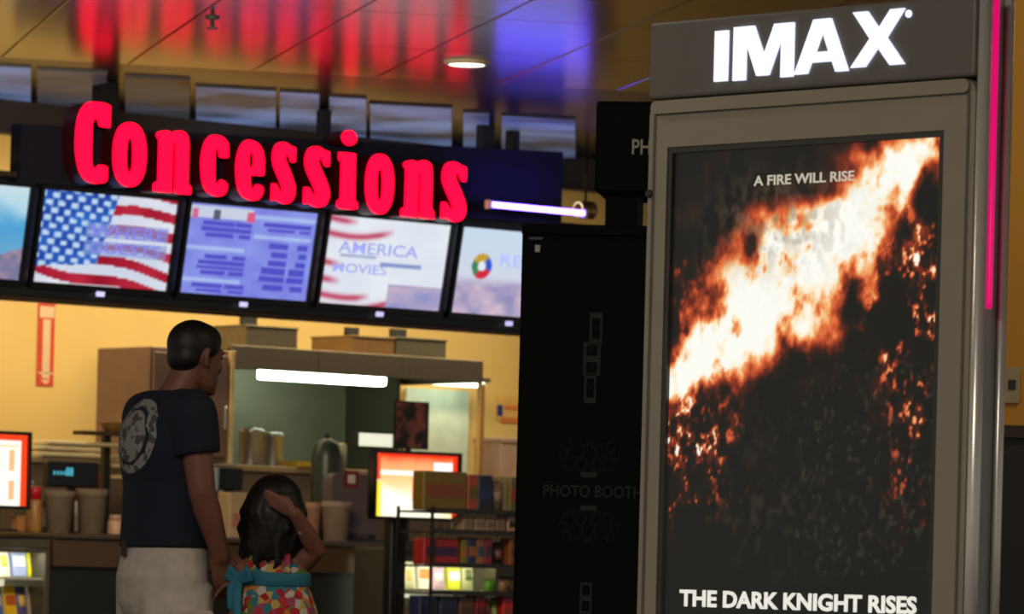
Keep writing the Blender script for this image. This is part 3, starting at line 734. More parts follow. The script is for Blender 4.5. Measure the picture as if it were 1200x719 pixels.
def hood_lamp(x0, x1, py, es):
    a0 = C.hit(x0, py, TW-0.75)[0]-(hs0+hs1)/2; a1 = C.hit(x1, py, TW-0.75)[0]-(hs0+hs1)/2
    z = C.hit((x0+x1)/2, py, TW-0.75)[1]-zh0
    l = box('lamp_housing', a0-.02, a1+.02, TW-TH-.82, TW-TH-.68, z+.045, z+.075, HS, hd_, 0.004)
    box('lamp_tube', a0, a1, TW-TH-.80, TW-TH-.70, z-.038, z+.044, HL, l, 0.012, 2)
hood_lamp(306, 448, 441, 1)
a0 = C.hit(495, 470, TW-.2)[0]-(hs0+hs1)/2; a1 = C.hit(563, 470, TW-.2)[0]-(hs0+hs1)/2
zz = C.hit(530, 452, TW-.2)[1]-zh0
l = box('lamp_housing', a0, a1, TW-TH-.30, TW-TH-.16, zz+.03, zz+.06, HS, hd_)
box('lamp_tube', a0+.02, a1-.02, TW-TH-.28, TW-TH-.20, zz-.0, zz+.029, HL, l, .01)
_, zsb = C.hit(530, 543, TW-.06)
box('white_splash_panel', a0-.02, a1+.02, TW-TH-.055, TW-TH-.032, -(zh0-ZS)+.002, zz-.02, mat('white_splash', (205, 215, 195), 0.35), hd_)
# divider fin
am = C.hit(487, 470, TH+.5)[0]-(hs0+hs1)/2
box('divider', am-.015, am+.015, TW-TH-.60, TW-TH-.06, -(zh0-ZS)+.002, zz+.02, mat('divider_dark', (60, 62, 48), 0.5), hd_)
# ducts / boxes on top of the hood
def topbox(lab, x0, y0, x1, y1, m_, ct_=(0, 0)):
    p, wd, ht = cb(x0, y0, x1, y1, TH+.15, zh1+0.001)
    e = thing('hood_box', lab, 'box', p, C.ang, 'boxes on top of the exhaust hood')
    box('body', -wd/2, wd/2, -.08, .35, 0, ht, m_, e, 0.006); box('lid', -wd/2-.006, wd/2+.006, -.086, .356, ht*.93, ht+.004, m_, e, 0.004)
    box('conduit', -wd*.3, -wd*.05, .05, .10, ht+.005, ht+.06, DARK, e)
topbox('shiny steel control box on the left of the hood', 279, 383, 340, 408, HS)
topbox('dark grey control box on the right of the hood', 455, 397, 514, 424, mat('box_grey', (92, 84, 66), 0.5))
topbox('brown box in the middle of the hood top', 404, 395, 453, 422, mat('box_brown', (128, 92, 50), 0.5))
# pots and machines on the back counter
def pot(lab, x0, y0, x1, y1, t):
    p, wd, ht = cb(x0, y0, x1, y1, t, ZS)
    e = thing('steel_pot', lab, 'pot', p, C.ang, 'steel pots on the back counter'); r = wd/2*.9
    lathe('body', [(r*.95, 0), (r, .01), (r, ht*.85), (r*1.06, ht*.86), (r*1.06, ht*.89)], CHROME, e, 26)
    lathe('lid', [(r*1.05, ht*.89), (r*.9, ht*.95), (r*.2, ht*.98)], CHROME, e, 26)
    lathe('knob', [(r*.12, ht*.97), (r*.16, ht), (r*.05, ht*1.02)], BLACK, e, 12)
pot('tall shiny steel pot under the left of the hood', 281, 500, 308, 548, 1.95)
pot('second shiny steel pot, right of the tall one', 309, 505, 331, 548, 1.95)
p, wd, ht = cb(338, 539, 376, 548, 1.80, ZS)
e = thing('yellow_tray', 'flat yellow tray on the back counter', 'tray', p, C.ang)
box('tray', -wd/2, wd/2, -.1, .1, 0, .02, mat('yellow_plastic', (190, 150, 20), .4), e, .004)
obj('rim', shape_mesh('rim', [rrect(-wd/2, wd/2, -.1, .1, .01), rrect(-wd/2+.01, wd/2-.01, -.09, .09, .01)], .015), MATS['yellow_plastic'], e).matrix_local = Matrix.Translation((0, 0, .0355)) @ Matrix.Rotation(-math.pi/2, 4, 'X')
# beverage dispenser
p, wd, ht = cb(364, 513, 400, 612, 0.62, ZT)
e = thing('beverage_urn', 'dark green rounded beverage urn behind the cups', 'urn', p, C.ang)
DG = mat('urn_green', (46, 56, 42), 0.4); r = wd/2*.8
lathe('body', [(r*.85, 0), (r, .03), (r, ht*.82), (r*.8, ht*.94), (r*.3, ht)], DG, e, 26)
lathe('lid_knob', [(r*.15, ht*.985), (r*.2, ht*1.03), (r*.08, ht*1.05)], BLACK, e, 14); box('tap', -.015, .015, -r-.05, -r+.004, .10, .14, BLACK, e, .004)
# register with rounded back
p, wd, ht = cb(384, 556, 441, 625, 0.40, ZT)
e = thing('cash_register', 'mauve grey register monitor with rounded back left of the orange display', 'register', p, C.ang)
GM = mat('register_mauve', (92, 78, 74), 0.5)
o = obj('monitor_back', shape_mesh('monitor_back', [rrect(-wd/2, wd/2, ht*.12, ht, .04)], .07, .006), GM, e); o.location.y = -.03
box('neck', -.04, .04, .0, .05, 0, ht*.15, DARK, e); box('base', -.14, .14, -.05, .10, 0, .03, DARK, e, .006)
p2, w2, h2 = cb(407, 551, 424, 571, 0.33)
pr = e.matrix_basis.inverted()
q = Matrix.Rotation(-C.ang, 4, 'Z') @ (Vector(p2)-Vector(p))
st = box('red_sticker', q.x-w2/2, q.x+w2/2, -.040, -.0365, q.z, q.z+h2, mat('sticker_red', (120, 26, 26), .5), e); box('sticker_centre', q.x-w2*.25, q.x+w2*.25, -.042, -.0402, q.z+h2*.25, q.z+h2*.75, WHITEP, st)
# cream bottle box and white lamp box
p, wd, ht = cb(388, 519, 406, 552, 0.755, ZT)
dz = C.hit(397, 552, .755)[1]-ZT
e = thing('cup_dispenser', 'cream upright cup dispenser between urn and register', 'dispenser', p, C.ang)
lathe('tube', [(wd*.4, dz), (wd*.42, ht*.98), (wd*.3, ht)], mat('cream_lit', (215, 205, 160), .5), e, 20); lathe('stem', [(.025, .015), (.025, dz)], DARK, e, 12); lathe('foot', [(.06, 0), (.06, .015)], DARK, e, 20)
p, wd, ht = cb(417, 508, 461, 523, 0.75, ZT)
dz = C.hit(439, 523, .75)[1]-ZT
e = thing('light_box', 'small glowing white light box above the register', 'light', p, C.ang)
box('body', -wd/2-.006, wd/2+.006, -.03, .04, dz-.006, ht+.006, DARK, e, .003); box('face', -wd/2, wd/2, -.034, -.0302, dz, ht, mat('white_light', (240, 240, 220), .4, emit=(235, 238, 215), es=.85), e)
box('pole', -.015, .015, -.01, .02, 0, dz-.0065, DARK, e); box('foot', -.1, .1, -.06, .08, 0, .012, DARK, e)
# framed picture / dark red display card
p, wd, ht = cb(462, 470, 502, 526, 0.70, ZT)
dz = C.hit(482, 526, .7)[1]-ZT
e = thing('display_card', 'dark brown and red picture card standing above the orange display', 'card', p, C.ang)
def pc(U, V):
    n = fbm(U, V, 4, 3, 3); c = mixc((34, 18, 14), (150, 78, 62), np.clip((n-.42)*5, 0, 1)); return c
box('backing', -wd/2, wd/2, -.004, .012, dz, ht, BLACK, e); picture('print', -wd/2+.008, wd/2-.008, dz+.008, ht-.008, 30, 30, pc, printmat('card_print'), e, -.0055)
box('pole', -.012, .012, .013, .035, 0, ht*.9, BLACK, e); box('foot', -.09, .09, -.05, .09, 0, .012, BLACK, e)
# small register between man and girl
p, wd, ht = cb(254, 548, 283, 574, 0.55, ZT)
dz = C.hit(268, 574, .55)[1]-ZT
e = thing('register_screen', 'small black register screen seen between man and girl', 'register', p, C.ang)
box('screen', -wd/2, wd/2, -.02, .02, dz, ht, BLACKG, e, .006); box('side_rim', -wd/2-.012, -wd/2-.001, -.02, .02, dz, ht, mat('rim_blue', (130, 145, 160), .4), e); box('neck', -.02, .02, -.015, .015, 0, dz, DARK, e); box('base', -.1, .1, -.08, .1, 0, .02, DARK, e, .004)
p, wd, ht = cb(262, 577, 286, 604, 0.35, ZT)
e = thing('napkin_box', 'cream napkin box standing below the small register screen', 'box', p, C.ang)
box('body', -wd/2, wd/2, -.06, .06, 0, ht, mat('cream_box', (176, 150, 112), .5), e, .006); box('printed_band', -wd*.35, wd*.35, -.063, -.0602, ht*.25, ht*.55, mat('band_rose', (170, 110, 90), .5), e)
# wall poster bits on the right
e, wd, ht = notice('wall_notice', 'small orange and blue notice on the yellow wall beside the booth', 581, 464, 609, 492, 0)
box('sheet', -wd/2, wd/2, -.003, .004, 0, ht, mat('notice_cream', (222, 175, 95), .6), e); box('blue_square', -wd*.45, -wd*.22, -.0045, -.0032, ht*.15, ht*.62, mat('notice_blue', (40, 50, 130), .5), e)
box('orange_bar', -wd*.15, wd*.5, -.0045, -.0032, ht*.42, ht*.62, mat('notice_orange', (215, 120, 50), .5), e); box('orange_bar', -wd*.3, wd*.5, -.0045, -.0032, -.02, ht*.1, mat('notice_orange', (215, 120, 50), .5), e)
p, wd, ht = cb(577, 513, 612, 540, 1.9)
e = thing('storage_box', 'pale pink box on the right of the back counter', 'box', C.w((p-C.o).dot(C.es), 1.95, ZS), C.ang)
z1 = p.z+ht-ZS
box('body', -wd/2, wd/2, -.14, .14, 0, z1*.86, mat('pinkish_box', (190, 155, 130), .5), e, .006); box('lid', -wd/2-.005, wd/2+.005, -.145, .145, z1*.865, z1, mat('pinkish_box', (190, 155, 130), .5), e, .006)

# ================================================================== CANDY RACK
TR = -1.05
r0 = C.hit(487, 640, TR)[0]; r1 = C.hit(640, 640, TR)[0]
rk = thing('candy_rack', 'black wire candy rack with four shelves beside the photo booth', 'rack', C.w((r0+r1)/2, TR, 0), C.ang); hr = (r1-r0)/2
rows = [599, 623, 662, 694, 740]
rz = [C.hit(545, y, TR)[1] for y in rows]
ztop = C.hit(545, 541, TR)[1]
for sx in (-1, 1):
    for yy in (-.14, .16): box('upright', sx*hr-.007, sx*hr+.007, yy-.007, yy+.007, 0, rz[0]+.02, BLACK, rk)
for z in rz:
    sh_ = box('shelf', -hr+.0125, hr-.0125, -.14, .16, z-.014, z-.002, mat('shelf_dark', (40, 34, 26), .5), rk)
    box('shelf_lip', -hr+.0125, hr-.0125, -.152, -.1405, z-.014, z+.012, DARK, sh_)
box('base', -hr, hr, -.14, .16, 0, .10, BLACK, rk)
rowpk = [
 (0, [(488,541,553,599,(104,82,20),(120,60,24),0,'olive yellow'), (541,553,556,599,(150,62,30),(90,80,30),0,'orange brown'), (553,571,556,599,(24,28,44),(30,40,80),0,'navy black'), (571,589,562,598,(120,100,88),(150,128,112),1,'grey white'), (590,612,558,599,(96,84,24),(150,40,24),0,'green and red'), (613,630,558,599,(140,40,30),(90,80,30),0,'dull red')]),
 (1, [(536,549,603,622,(140,112,88),(120,96,76),0,'first beige'), (550,562,603,622,(152,124,98),(120,96,76),0,'second beige'), (563,574,604,622,(146,116,92),(110,90,70),0,'third beige'), (575,586,604,622,(136,100,76),(120,96,76),0,'fourth beige'), (588,610,601,622,(176,132,110),(24,18,16),0,'pinkish')]),
 (2, [(489,532,630,661,(150,26,28),(52,24,62),0,'wide red and purple'), (534,541,630,661,(120,110,36),(160,90,30),0,'narrow mustard'), (542,551,628,661,(34,40,80),(150,90,40),0,'navy'), (552,560,628,661,(150,90,46),(40,70,100),0,'orange'), (561,570,628,661,(128,34,48),(60,40,60),0,'crimson'), (574,588,632,660,(48,34,34),(140,90,90),1,'dark brown'), (590,611,628,661,(128,66,30),(100,40,24),0,'rust')]),
 (3, [(567,580,676,693,(104,170,40),(70,130,30),1,'bright green'), (584,598,676,693,(140,110,70),(100,80,50),1,'tan'), (600,610,676,693,(120,50,40),(90,60,40),1,'brick red')]),
 (4, [(484,507,696,739,(30,36,70),(22,28,52),0,'first navy'), (508,530,696,739,(34,42,78),(26,32,58),0,'second navy'), (531,549,697,739,(92,60,42),(70,48,36),0,'cocoa brown'), (550,562,696,739,(140,18,26),(100,20,24),0,'deep red'), (563,572,698,739,(160,90,90),(130,60,60),1,'rose'), (573,581,698,739,(96,120,40),(140,150,60),1,'leaf green'), (582,603,697,739,(190,26,24),(150,60,40),0,'scarlet')])]
rn = ['top', 'second', 'third', 'fourth', 'bottom']
for ri, lst in rowpk:
    for x0, x1, y0, y1, ca, cb_, kd, nm in lst:
        a0 = C.hit(x0, y1, TR-.06)[0]; a1 = C.hit(x1, y1, TR-.06)[0]
        ht = C.hit((x0+x1)/2, y0, TR-.06)[1]-C.hit((x0+x1)/2, y1, TR-.06)[1]
        pack('candy_box' if kd == 0 else 'candy_bag', '%s candy %s on the %s shelf of the rack' % (nm, 'box' if kd == 0 else 'bag', rn[ri]), 'candy', C.w((a0+a1)/2, TR-.06, rz[ri]+.001-.002), C.ang, (a1-a0)*.96, .10 if kd == 0 else .06, ht, ca, cb_, 0.0, 'candy on the rack', kd)

# ================================================================== PHOTO BOOTH
b0, zt = B.hit(612, 264, 0); b1, _ = B.hit(800, 264, 0)
_, zt = B.hit(690, 263, 0)
pb = thing('photo_booth', 'tall matte black photo booth with faint grey lettering', 'photo booth', B.w((b0+b1)/2, 0, 0), B.ang); bc = (b0+b1)/2; hb = (b1-b0)/2
BB = mat('booth_black', (12, 15, 14), 0.75, vary=0.05, spec=0.08)
box('body', -hb, hb, 0.0, 0.75, 0.06, zt, BB, pb, 0.01, 2)
box('plinth', -hb+.03, hb-.03, 0.03, 0.72, 0.0, 0.0595, BLACK, pb)
box('top_trim', -hb, hb, -0.012, -0.0002, zt-.035, zt-.004, BB, pb, 0.003)
GT = mat('booth_grey_print', (50, 53, 51), 0.7, spec=.1); GT2 = mat('booth_dim_print', (24, 27, 26), 0.7, spec=.1); GT3 = mat('booth_light_print', (84, 86, 82), 0.6)
def bl_(x, y): a, z = B.hit(x, y, 0); return a-bc, z
x0, z1 = bl_(637, 567); x1, z0 = bl_(752, 584)
text('lettering', 'PHOTO BOOTH', x0, x1, z0, z1, GT, pb, -0.001, 0.001, 0.012)
def strip(xc, y0, y1, w_px, n, nm='film_strip_emblem'):
    xa, za = bl_(xc, y0); xb, zb_ = bl_(xc-(y1-y0)*.026, y1)
    wdt = w_px/F*13.6
    polys = [[(xb-wdt/2, zb_), (xb+wdt/2, zb_), (xb+wdt/2, za), (xb-wdt/2, za)]]
    hgt = (za-zb_)/n
    for i in range(n):
        polys.append(rrect(xb-wdt*.32, xb+wdt*.32, zb_+hgt*(i+.18), zb_+hgt*(i+.82), wdt*.08, 3))
    o = obj(nm, shape_mesh(nm, polys, .0008), GT, pb); o.location.y = -.001
    for i in range(n):
        lathe('portrait_mark', [(wdt*.13, 0), (wdt*.11, .0006)], GT2, o, 12, (xb+wdt*.05*(-1)**i, -.0002, zb_+hgt*(i+.5)), 'Y', False)
strip(699, 366, 404, 15, 1); strip(694, 401, 440, 20, 2); strip(692, 437, 472, 14, 1)
strip(687, 682, 719, 14, 2); strip(686, 722, 790, 14, 3)
# scroll ornaments
def orn(cx, cy, up):
    xc, zc_ = bl_(cx, cy); u = 1/F*13.6
    polys = [rrect(xc-10*u, xc+10*u, zc_-3*u, zc_+3*u, 2.5*u)]
    o = obj('scroll_ornament', shape_mesh('scroll_ornament', polys, .0008), GT, pb); o.location.y = -.001
    for sx in (-1, 1):
        for (dx, dy, r, th) in ((9, 12, 8, 2.6), (22, 14, 9, 2.6), (30, 22, 6, 2.4), (14, 27, 9, 2.6), (25, 33, 6, 2.2), (5, 37, 5, 2)):
            c_ = (xc+sx*dx*u, zc_+up*dy*u)
            q = obj('scroll', shape_mesh('scroll', [ell(c_[0], c_[1], r*u, r*1.15*u, 20), ell(c_[0]+sx*1.2*u, c_[1]+up*u, (r-th)*u, (r*1.15-th)*u, 20)], .0006), GT2, o); q.location.y = -.0001
orn(690, 556, 1); orn(690, 595, -1)
x, z = bl_(630, 291); box('keyhole_plate', x-.008, x+.008, -.003, -.0003, z-.011, z+.011, mat('plate_white', (150, 150, 145), .4), pb)
x, z = bl_(628, 279); box('vent_slot', x-.022, x+.022, -.003, -.0003, z-.004, z+.004, DARK, pb)
# header box on its neck
n0, nz0 = bl_(708, 225); n1, _ = bl_(746, 225)
h0, hz1 = bl_(699, 118); h1, _ = bl_(790, 118); _, hz0 = bl_(730, 225)
box('header_neck', n0, n1, .05, .25, zt-.002, hz0, BB, pb)
hdx = box('header_box', h0, h1, 0.0, .40, hz0, hz1, BB, pb, .008)
x0, z1 = bl_(741, 163); x1, z0 = bl_(762, 181)
text('header_lettering', 'PH', x0, x1, z0, z1, mat('header_print', (150, 146, 125), .5), hdx, -.001, .001, .012)

# ================================================================== POSTER CASE
k0, _ = K.hit(765, 118, 0); k1, _ = K.hit(1141, 90, 0)
k0b = K.hit(744, 700, 0)[0]; k1b = K.hit(1131, 700, 0)[0]
k0 = (k0+k0b)/2; k1 = (k1+k1b)/2; kc = (k0+k1)/2; kh = (k1-k0)/2
zs_ = [K.hit(780, 116, 0)[1], K.hit(1130, 91, 0)[1]]; zfr = sum(zs_)/2
zhd = (K.hit(780, 30, 0)[1]+K.hit(905, 10, 0)[1])/2
print('KIOSK', k0, k0b, k1, k1b, kh*2, zs_, zhd)
ks = thing('poster_case', 'tall freestanding grey poster case with lit film poster and IMAX header', 'poster case', K.w(kc, 0, 0), K.ang)
KG = mat('case_grey', (150, 142, 126), 0.5, vary=0.03); KH = mat('header_grey', (104, 100, 92), 0.5, vary=0.03)
# poster opening
px0 = (K.hit(793, 182, .012)[0]+K.hit(777, 690, .012)[0])/2; px1 = (K.hit(1106, 158, .012)[0]+K.hit(1090, 690, .012)[0])/2
pz1 = (K.hit(800, 181, .012)[1]+K.hit(1100, 159, .012)[1])/2; pz0 = pz1-(px1-px0)*1.42
print('POSTER', px1-px0, pz1, pz0)
bot = 0.30
box('cabinet', -kh, kh, 0.045, 0.11, 0.06, zfr, KH, ks, 0.004)
box('plinth', -kh-.04, kh+.04, -.10, .25, 0.0, 0.0595, BLACK, ks, 0.006)
box('lower_panel', -kh, kh, 0.0, 0.0445, 0.06, bot-.004, KG, ks, 0.006)
fr = obj('door_frame', shape_mesh('door_frame', [rrect(-kh, kh, bot, zfr-.002, .03), [(px0-kc-.012, pz0-.012), (px1-kc+.012, pz0-.012), (px1-kc+.012, pz1+.012), (px0-kc-.012, pz1+.012)]], .044, 0.0), KG, ks)
obj('inner_bead', shape_mesh('inner_bead', [[(px0-kc-.012, pz0-.012), (px1-kc+.012, pz0-.012), (px1-kc+.012, pz1+.012), (px0-kc-.012, pz1+.012)], [(px0-kc, pz0), (px1-kc, pz0), (px1-kc, pz1), (px0-kc, pz1)]], .02), mat('bead_dark', (62, 60, 54), .5), fr).location.y = .002
obj('outer_bead', shape_mesh('outer_bead', [rrect(-kh+.012, kh-.012, bot+.012, zfr-.014, .025), rrect(-kh+.018, kh-.018, bot+.018, zfr-.020, .022)], .004), mat('bead_groove', (96, 90, 80), .5), fr).location.y = -.002
def poster(U, V):
    # generic abstract blaze: a slanted burst of fire over dark smoke, embers flying to both sides
    n1 = fbm(U*.9, V*.9, 6, 101, 5); n2 = fbm(U, V, 16, 202, 5); n3 = fbm(U, V, 48, 303, 3); n4 = fbm(U, V*1.4*.7, 80, 404, 2)
    a = np.array((-.04, .50)); b = np.array((1.0, 1.0)); d = b-a; L = np.hypot(*d); d = d/L
    x = U-a[0]; y = (V-a[1])
    al = (x*d[0]+y*d[1])/L; pe = (-x*d[1]+y*d[0])
    wd = .030+.125*np.exp(-((al-.50)/.32)**2)
    core = np.exp(-(np.abs(pe+.06*(n1-.5))/wd)**2*1.3)*np.clip(1.25-np.abs(al-.50)*.85, 0, 1)
    halo = np.exp(-(np.abs(pe)/(wd*2.4))**2)
    t = core*1.10 + halo*(n2-.44)*1.6 + core*(n3-.5)*.9
    lump = np.clip((n2-.40)*5, 0, 1)
    side = 1.2*np.exp(-((U-.08)/.20)**2)*np.exp(-((V-.42)/.17)**2) + 1.1*np.exp(-((U-.90)/.17)**2)*np.exp(-((V-.66)/.24)**2) + .5*np.exp(-((U-.93)/.16)**2)*np.exp(-((V-.34)/.16)**2) + .35*np.exp(-((U-.10)/.2)**2)*np.exp(-((V-.72)/.14)**2)
    emb = np.clip((n3-.50)*7, 0, 1)*np.clip((n4-.42)*6, 0, 1)*lump
    t = np.maximum(t, emb*side*.85) + side*.20*lump*(n3 > .44)
    sm = np.clip((.57-V+.12*(n1-.5))/.12, 0, 1)*np.exp(-((U-.58)/.26)**2)
    t = t*(1-.95*np.clip(sm*1.4, 0, 1))
    t = t*np.clip((V-.08)/.12, 0, 1)
    t = t*(1-.85*np.exp(-((U-.42)/.26)**4)*np.clip((V-.865)/.04, 0, 1))
    c = ramp(np.clip(t, 0, 1.1), [(0, (20,20,17)), (.10, (36,25,18)), (.26, (112,38,22)), (.46, (216,92,46)), (.64, (248,172,104)), (.80, (255,238,205)), (1, (255,255,246))])
    gr = np.clip((n3-.42)*4, 0, 1)*np.exp(-((U-.38)/.24)**2)*np.exp(-((V-.85)/.09)**2)
    c = mixc(c, (128,104,82), gr*.6)
    gr2 = np.clip((n3-.50)*4, 0, 1)*np.exp(-((U-.42)/.22)**2)*np.exp(-((V-.28)/.17)**2)
    c = mixc(c, (96,82,62), gr2*.40)
    fl = np.clip((n4-.66)*9, 0, 1)*(V < .55)*(V > .12)*(U > .5); c = mixc(c, (150,130,110), fl*.22)
    return c
pst = picture('poster_sheet', px0-kc, px1-kc, pz0, pz1, 230, 328, poster, picmat('backlit_poster', 1.0, .3), ks, .012)
tag(pst, 'dark backlit film poster with a burst of fire')
WT = mat('poster_white', (225, 225, 218), .5, emit=(225, 224, 215), es=.85); WT2 = mat('poster_white_small', (190, 188, 175), .5, emit=(176, 172, 156), es=.85)
def kxy(x, y, t=.011): a, z = K.hit(x, y, t); return a-kc, z
x0, z0 = kxy(796, 710); x1, _ = kxy(1074, 716); _, z1 = kxy(796, 690)
text('title_lettering', 'THE DARK KNIGHT RISES', x0, x1, z0, z1, WT, pst, .0113, .0008, .035)
x0, z0 = kxy(883, 218); x1, _ = kxy(1001, 209); _, z1 = kxy(883, 206)
text('tagline_lettering', 'A FIRE WILL RISE', x0, x1, z0, z1, WT2, pst, .0113, .0008, .02)
# acrylic pane
gm = bpy.data.materials.new('acrylic_pane'); gm.use_nodes = True; nt = gm.node_tree; nt.nodes.clear()
o_ = nt.nodes.new('ShaderNodeOutputMaterial'); mx = nt.nodes.new('ShaderNodeMixShader'); tr_ = nt.nodes.new('ShaderNodeBsdfTransparent'); gl = nt.nodes.new('ShaderNodeBsdfGlossy'); lw = nt.nodes.new('ShaderNodeFresnel')
lw.inputs['IOR'].default_value = 1.2; gl.inputs['Roughness'].default_value = .06
nt.links.new(lw.outputs[0], mx.inputs[0]); nt.links.new(tr_.outputs[0], mx.inputs[1]); nt.links.new(gl.outputs[0], mx.inputs[2]); nt.links.new(mx.outputs[0], o_.inputs['Surface'])
box('acrylic_pane', px0-kc-.004, px1-kc+.004, .006, .009, pz0-.004, pz1+.004, gm, ks)
# header
bmh = bmesh.new()
hdr = box('header', -kh, kh, -.006, .112, zfr+.001, zhd, KH, ks, .006, 2)
obj('header_lip', shape_mesh('header_lip', [rrect(-kh+.01, kh-.01, zfr-.03, zfr-.004, .012)], .010), KG, fr).location.y = -.0102
IG = {'I': [[(0,0),(1,0),(1,1),(0,1)]],
 'M': [[(0,0),(.21,0),(.21,.70),(.40,.06),(.60,.06),(.80,.74),(.80,0),(1,0),(1,1),(.68,1),(.51,.44),(.34,1),(0,1)]],
 'A': [[(0,0),(.24,0),(.31,.20),(.70,.20),(.77,0),(1,0),(.66,1),(.34,1)], [(.385,.39),(.51,.76),(.63,.39)]],
 'X': [[(0,0),(.27,0),(.50,.33),(.73,0),(1,0),(.66,.50),(.98,1),(.72,1),(.51,.68),(.29,1),(.02,1),(.35,.50)]]}
for ch, x0, x1, y0, y1 in (('I',837,852,36,95), ('M',859,929,29,92), ('A',931,994,22,85), ('X',997,1060,12,77)):
    xm, ym = (x0+x1)/2, (y0+y1)/2
    a0 = K.hit(x0, ym, -.012)[0]-kc; a1 = K.hit(x1, ym, -.012)[0]-kc; zl = K.hit(xm, y1, -.012)[1]; zh = K.hit(xm, y0, -.012)[1]
    o = obj('letter', shape_mesh('letter', [[(a0+q[0]*(a1-a0), zl+q[1]*(zh-zl)) for q in poly] for poly in IG[ch]], .006), IMAXE, hdr); o.location.y = -.0122
x, z = kxy(1064, 16, -.01)
o = obj('registered_mark', shape_mesh('registered_mark', [ell(x, z, .0075, .0075, 18), ell(x, z, .0048, .0048, 14)], .003), IMAXE, hdr); o.location.y = -.0092
o = obj('registered_mark', shape_mesh('registered_mark', [[(x-.002,z-.003),(x-.0008,z-.003),(x-.0008,z),(x+.002,z-.003),(x+.003,z-.003),(x+.001,z),(x+.0022,z+.003),(x-.002,z+.003)]], .003), IMAXE, hdr); o.location.y = -.0092
# polished corner trims on the right side
TRIM = mat('polished_trim', (222, 218, 210), 0.28, 0.45, vary=0.03)
ec = lathe('corner_trim', [(.013, .06), (.013, zhd-.002)], TRIM, ks, 20, (kh+.0135, .008, 0))
box('side_strip', kh+.0005, kh+.006, .020, .075, .06, zhd-.002, mat('side_grey', (170, 168, 160), .35, .2), ks)
lathe('corner_trim', [(.010, .06), (.010, zhd-.002)], TRIM, ks, 20, (kh+.011, .086, 0))
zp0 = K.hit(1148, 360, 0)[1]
lathe('pink_reflection_tube', [(.0055, zp0), (.006, zp0+.01), (.006, zhd-.004)], mat('pink_reflection', (160, 10, 70), .4, emit=(232, 10, 110), es=.85), ks, 14, (kh+.022, .030, 0))  # glowing tube stands in for a pink neon reflection on the trim
lathe('hinge_knob', [(.007, -.004), (.009, .001), (.006, .006)], mat('knob_brown', (60, 40, 34), .4), ks, 14, (-kh+.006, -.004, K.hit(762, 227, 0)[1]), 'Y')

# ================================================================== PEOPLE
PS = 5000/13.5
def person_z(y, x): return at(x, y, 13.5).z
SKIN = mat('skin_tan', (128, 82, 64), 0.55, vary=0.06)
SKIN2 = mat('skin_child', (128, 82, 64), 0.55, vary=0.06)
HAIR = mat('hair_black', (18, 14, 12), 0.55, vary=0.3, scale=60)
def hand(bm, wrist, dirv, palmn, thumb_dir, L=0.185, curl=0.5, k=1.0):
    """palm and five unequal bent fingers; dirv along the hand, palmn out of the palm, thumb_dir across"""
    d = Vector(dirv).normalized(); n = Vector(palmn).normalized(); s = Vector(thumb_dir).normalized(); wr = Vector(wrist)
    pl = L*.52; pwid = L*.42
    secs = []
    for f, wf, tf in ((0, .30, .17), (.25, .40, .17), (.7, .46, .16), (1, .44, .13)):
        secs.append((wr+d*pl*f, L*wf*.5*1.05, L*tf*.5*1.0, s, n))
    loft(bm, secs, 14)
    for off, ln, cu in ((.36, .42, .9), (.12, .48, 1.0), (-.12, .45, 1.05), (-.35, .35, 1.15)):
        b0 = wr+d*pl*.92+s*pwid*off*1.05
        p = [b0]; ang = curl*.5*cu; l = L*ln
        for seg in (.45, .32, .23):
            dd = d*math.cos(ang)+n*math.sin(ang); p.append(p[-1]+dd*l*seg); ang += curl*.75*cu
        r = L*.052*k
        tube(bm, p, [r*1.05, r, r*.92, r*.8], 10)
    t0 = wr+d*pl*.22+s*pwid*.42
    dd = (d*.75+s*.55+n*.35).normalized()
    p = [t0, t0+dd*L*.17, t0+dd*L*.17+(d*.9+n*.45).normalized()*L*.14, t0+dd*L*.17+(d*.9+n*.6).normalized()*L*.24]
    tube(bm, p, [L*.075, L*.066, L*.058, L*.046], 10)
def ring(z, cx, cy, rx, ry): return ((cx, cy, z), rx, ry, (1, 0, 0), (0, 1, 0))
def head(bm, c, k=1.0):
    """head about c (centre of the skull), facing +y"""
    def P(x, y, z): return (c[0]+x*k, c[1]+y*k, c[2]+z*k)
    ball(bm, P(0, -.012, .028), (.075*k, .094*k, .088*k))
    loft(bm, [(P(0, .012, .05), .066*k, .076*k, (1,0,0), (0,1,0)), (P(0, .018, .0), .066*k, .080*k, (1,0,0), (0,1,0)), (P(0, .026, -.05), .058*k, .070*k, (1,0,0), (0,1,0)), (P(0, .042, -.09), .046*k, .052*k, (1,0,0), (0,1,0)), (P(0, .058, -.113), .028*k, .028*k, (1,0,0), (0,1,0))], 20)
    tube(bm, [P(0, .088, .018), P(0, .099, -.010), P(0, .106, -.026)], [.009*k, .010*k, .012*k], 10)   # nose
    for s in (-1, 1):
        ball(bm, P(s*.010, .096, -.030), (.010*k, .012*k, .008*k), 1)
        ball(bm, P(s*.032, .080, .032), (.024*k, .014*k, .009*k), 1)      # brow
        ball(bm, P(s*.036, .066, -.02), (.024*k, .022*k, .020*k), 1)      # cheek
        e = [P(s*.073, -.005, .025), P(s*.082, -.016, .02), P(s*.083, -.018, -.002), P(s*.077, -.008, -.03), P(s*.072, .0, -.034)]
        tube(bm, e, [.009*k, .010*k, .009*k, .009*k, .006*k], 10)
    tube(bm, [P(-.022, .088, -.060), P(0, .097, -.058), P(.022, .088, -.060)], [.006*k, .008*k, .006*k], 8)
    tube(bm, [P(-.018, .087, -.072), P(0, .095, -.072), P(.018, .087, -.072)], [.006*k, .008*k, .006*k], 8)
    ball(bm, P(0, .082, -.102), (.022*k, .018*k, .016*k), 1)

